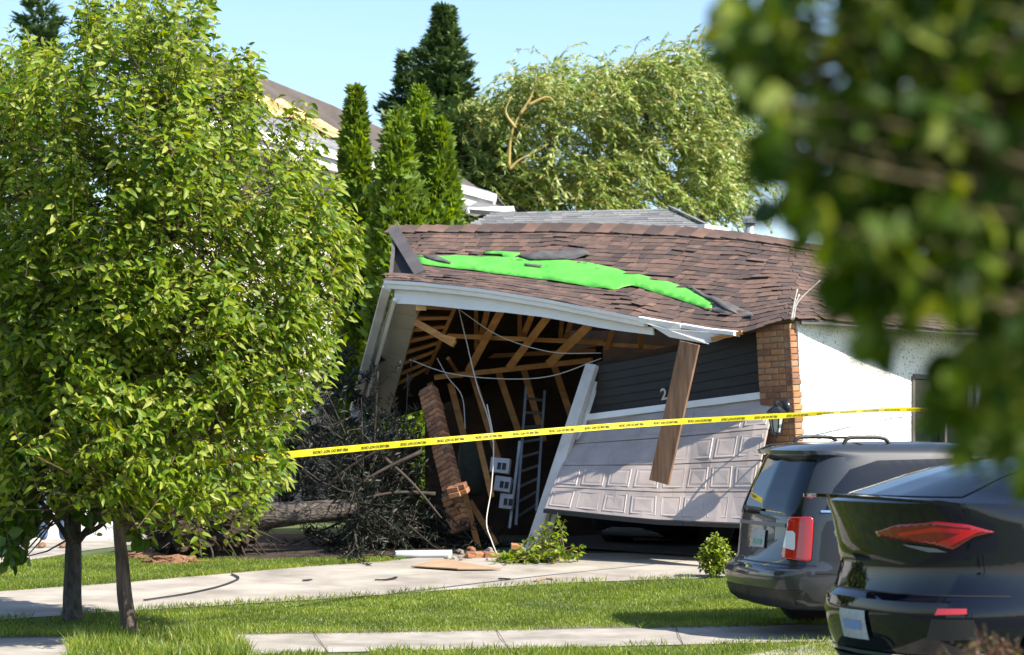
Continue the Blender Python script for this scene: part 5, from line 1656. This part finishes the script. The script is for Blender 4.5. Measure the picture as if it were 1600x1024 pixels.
vdec('side_strip', [(.35, .60), (.9, .60), (.9, .62), (.35, .62)], 'R', M_plast, .004)
for sgn in (-1, 1):
    A = Acc(); c = curve_pts([Vector((.75, sgn * .58, 1.73)), Vector((.80, sgn * .58, 1.80)), Vector((.95, sgn * .58, 1.81)), Vector((1.15, sgn * .58, 1.80)), Vector((1.22, sgn * .58, 1.73))], 5)
    A.tube([VM @ p for p in c], .018, 8); A.build('roof_rail', M_plast, van, True)
for x in (.95,):
    A = Acc(); A.beam(VM @ Vector((x, -.58, 1.805)), VM @ Vector((x, .58, 1.805)), .04, .02, (0, 0, 1)); A.build('crossbar', M_plast, van)

# black coupe-backed SUV
SL_ = [(.24, .30, 4.9, .85), (.30, .18, 5.0, .96), (.42, .10, 5.1, 1.01), (.56, .05, 5.15, 1.03), (.70, .02, 5.18, 1.035), (.80, .04, 5.18, 1.035), (.84, .10, 5.17, 1.035), (1.00, .14, 5.1, 1.03), (1.14, .12, 5.0, 1.02), (1.30, .08, 4.7, 1.0), (1.385, .04, 4.3, .975), (1.425, .02, 3.9, .945), (1.44, .05, 3.8, .91), (1.46, .16, 3.7, .87), (1.51, .34, 3.6, .83), (1.58, .58, 3.4, .79), (1.66, .92, 3.15, .74), (1.72, 1.30, 2.9, .68), (1.75, 1.8, 2.7, .55)]
suv, SM, sdec = vehicle('coupe_suv', 'glossy black coupe-backed SUV parked nearest at the lower right', Vector((2.2, 15.85, 0)), math.radians(22), SL_, M_suvp, .34, (1.12, 4.05), .40, nexp=5)
lam = sdec('tail_lamp', [(x * .80 - .14, z + .035) for x, z in [(-.50, 1.20), (-.30, 1.255), (.0, 1.28), (.26, 1.26), (.46, 1.215), (.30, 1.185), (.14, 1.10), (.0, 1.13), (-.28, 1.155), (-.48, 1.17)]], 'C', M_dred, .012, th=.02, res=.04)
sdec('lamp_core', [(x * .80 - .14, z + .035) for x, z in [(-.30, 1.20), (.0, 1.245), (.36, 1.225), (.12, 1.125), (.02, 1.145), (.20, 1.205), (.0, 1.215), (-.28, 1.18)]], 'C', M_red, .017, lam, res=.04)
sdec('lamp_strip', [(x * .80 - .14, z + .03) for x, z in [(-.26, 1.135), (.0, 1.115), (.10, 1.09), (-.05, 1.088), (-.22, 1.12)]], 'C', M_bump2, .016, lam, res=.04)
sdec('tail_lamp', [(.90, 1.16), (.62, 1.17), (.58, 1.20), (.8, 1.25), (.90, 1.24)], 'B', M_dred, .01)
pl = sdec('number_plate', rect(-.16, .54, .16, .72), 'B', M_plate, .02)
sdec('plate_print', rect(-.11, .60, .11, .66), 'B', M_pblue, .024, pl)
sdec('rear_window', [(-.66, 1.462), (.66, 1.462), (.52, 1.64), (-.52, 1.64)], 'B', M_win, .006)
sdec('side_window', [(1.15, 1.36), (3.4, 1.30), (2.9, 1.66), (2.0, 1.68), (1.5, 1.57)], 'R', M_win, .006)
sdec('window_trim', [(1.05, 1.33), (3.5, 1.275), (3.5, 1.29), (1.08, 1.35)], 'R', M_chrome, .008)
sdec('bumper_reflector', [(-.14, .725), (.06, .735), (.06, .77), (-.12, .765)], 'C', M_red, .012)
sdec('bumper_vent', [(-.20, .56), (.16, .58), (.10, .70), (-.16, .70)], 'C', M_plast, .006)
sdec('diffuser', [(-.8, .29), (.8, .29), (.86, .42), (-.86, .42)], 'B', M_plast, .01)
sdec('chrome_strip', [(-.7, .44), (.7, .44), (.7, .46), (-.7, .46)], 'B', M_chrome, .012)
sdec('hatch_seam', [(-.9, .84), (.9, .84), (.9, .85), (-.9, .85)], 'B', M_plast, .006)
A = Acc()
c = curve_pts([Vector((.30, -.90, 1.425)), Vector((.06, -.6, 1.45)), Vector((-.03, 0, 1.46)), Vector((.06, .6, 1.45)), Vector((.30, .90, 1.425))], 6)
for i in range(len(c) - 1): A.beam(SM @ c[i], SM @ (c[i + 1] + (c[i + 1] - c[i]) * .03), .10, .022, (0, 0, 1))
A.build('spoiler', M_suvp, suv)

# dark vehicle trapped in the garage, nose outward
PL = [(.16, .15, 4.45, .80), (.24, .08, 4.58, .88), (.45, .03, 4.66, .92), (.80, .0, 4.66, .93), (.98, .02, 4.55, .92), (1.05, .05, 4.0, .90), (1.10, .08, 3.5, .88), (1.35, .18, 3.0, .80), (1.55, .30, 2.6, .72), (1.64, .6, 2.2, .55)]
og = WL(3.35, gz(32), -.95) - NOUT * 4.6
og.z = .30
car, GM, gdec = vehicle('trapped_car', 'dark car trapped inside the garage under the door', og, math.atan2(NOUT.y, NOUT.x), PL, M_suvp, .1, (.9, 3.72), .345)
gdec('skid_plate', [(-.5, .20), (.5, .20), (.46, .25), (.30, .26), (.24, .31), (-.24, .31), (-.30, .26), (-.46, .25)], 'F', M_bump2, .015)
gdec('grille', [(-.45, .62), (.45, .62), (.5, .80), (-.5, .80)], 'F', M_plast, .01)
for sg in (-1, 1): gdec('headlight', [(sg * .5, .78), (sg * .85, .82), (sg * .82, .92), (sg * .55, .88)], 'F', M_clear, .012)
gdec('windscreen', [(-.68, 1.12), (.68, 1.12), (.56, 1.52), (-.56, 1.52)], 'F', M_win, .006)

# ------------------------------------------------------------------ person behind the trees
def skin_mesh(name, joints, edges, m, parent, sub=2):
    me = bpy.data.meshes.new(name); me.from_pydata([j[0] for j in joints], edges, [])
    o = bpy.data.objects.new(name + '_tmp', me); COL.objects.link(o)
    md = o.modifiers.new('skin', 'SKIN'); md.use_smooth_shade = True
    for i, j in enumerate(joints):
        sv = me.skin_vertices[0].data[i]; sv.radius = (j[1], j[2] if len(j) > 2 else j[1]); sv.use_root = (i == 0)
    s2 = o.modifiers.new('sub', 'SUBSURF'); s2.levels = sub; s2.render_levels = sub
    dg = bpy.context.evaluated_depsgraph_get(); dg.update()
    out = bpy.data.meshes.new_from_object(o.evaluated_get(dg)); bpy.data.objects.remove(o)
    out.materials.clear(); out.materials.append(m); out.name = name
    out.polygons.foreach_set('use_smooth', [True] * len(out.polygons))
    return link(bpy.data.objects.new(name, out), parent)
pf = G(82, 857)
per = root_of('person', pf, 'person in blue jeans and brown shoes standing behind the street trees', 'person')
def L(x, y, z): return tuple(pf + Vector((x, y, z)))
skin_mesh('body', [(L(0, 0, .95), .13, .10), (L(0, 0, 1.2), .13, .10), (L(0, .01, 1.40), .16, .10), (L(0, 0, 1.50), .055), (L(0, -.01, 1.57), .075, .085), (L(0, -.015, 1.66), .078, .095), (L(0, 0, 1.74), .05, .06), (L(-.19, .01, 1.41), .055), (L(-.25, .02, 1.15), .042), (L(-.24, -.06, .92), .032), (L(-.235, -.08, .84), .03, .018), (L(-.23, -.085, .76), .022, .012), (L(.19, .01, 1.41), .055), (L(.25, .02, 1.15), .042), (L(.22, -.10, .95), .032), (L(.21, -.13, .88), .03, .018), (L(.20, -.15, .80), .022, .012), (L(-.10, 0, .88), .085), (L(-.12, -.02, .50), .06), (L(-.13, .03, .10), .04), (L(.10, 0, .88), .085), (L(.13, -.05, .50), .06), (L(.15, .02, .10), .04)],
          [(0, 1), (1, 2), (2, 3), (3, 4), (4, 5), (5, 6), (2, 7), (7, 8), (8, 9), (9, 10), (10, 11), (2, 12), (12, 13), (13, 14), (14, 15), (15, 16), (0, 17), (17, 18), (18, 19), (0, 20), (20, 21), (21, 22)], M_skin, per)
skin_mesh('jeans', [(L(0, 0, .97), .155, .12), (L(-.10, 0, .86), .10), (L(-.12, -.02, .50), .078), (L(-.13, .03, .10), .066), (L(.10, 0, .86), .10), (L(.13, -.05, .50), .078), (L(.15, .02, .10), .066)], [(0, 1), (1, 2), (2, 3), (0, 4), (4, 5), (5, 6)], M_jean, per)
skin_mesh('shirt', [(L(0, 0, .98), .15, .115), (L(0, 0, 1.2), .15, .115), (L(0, .01, 1.40), .175, .115), (L(0, 0, 1.47), .08), (L(-.20, .01, 1.41), .075), (L(-.25, .02, 1.18), .06), (L(.20, .01, 1.41), .075), (L(.25, .02, 1.18), .06)], [(0, 1), (1, 2), (2, 3), (2, 4), (4, 5), (2, 6), (6, 7)], M_shirt, per)
for sx, yy in ((-.13, .03), (.15, .02)):
    skin_mesh('shoe', [(L(sx, yy + .03, .045), .045, .045), (L(sx, yy - .08, .04), .048, .038), (L(sx, yy - .19, .03), .042, .026)], [(0, 1), (1, 2)], M_shoe, per)
skin_mesh('hair', [(L(0, .03, 1.66), .085, .085), (L(0, .01, 1.74), .075, .08)], [(0, 1)], M_hair, per)
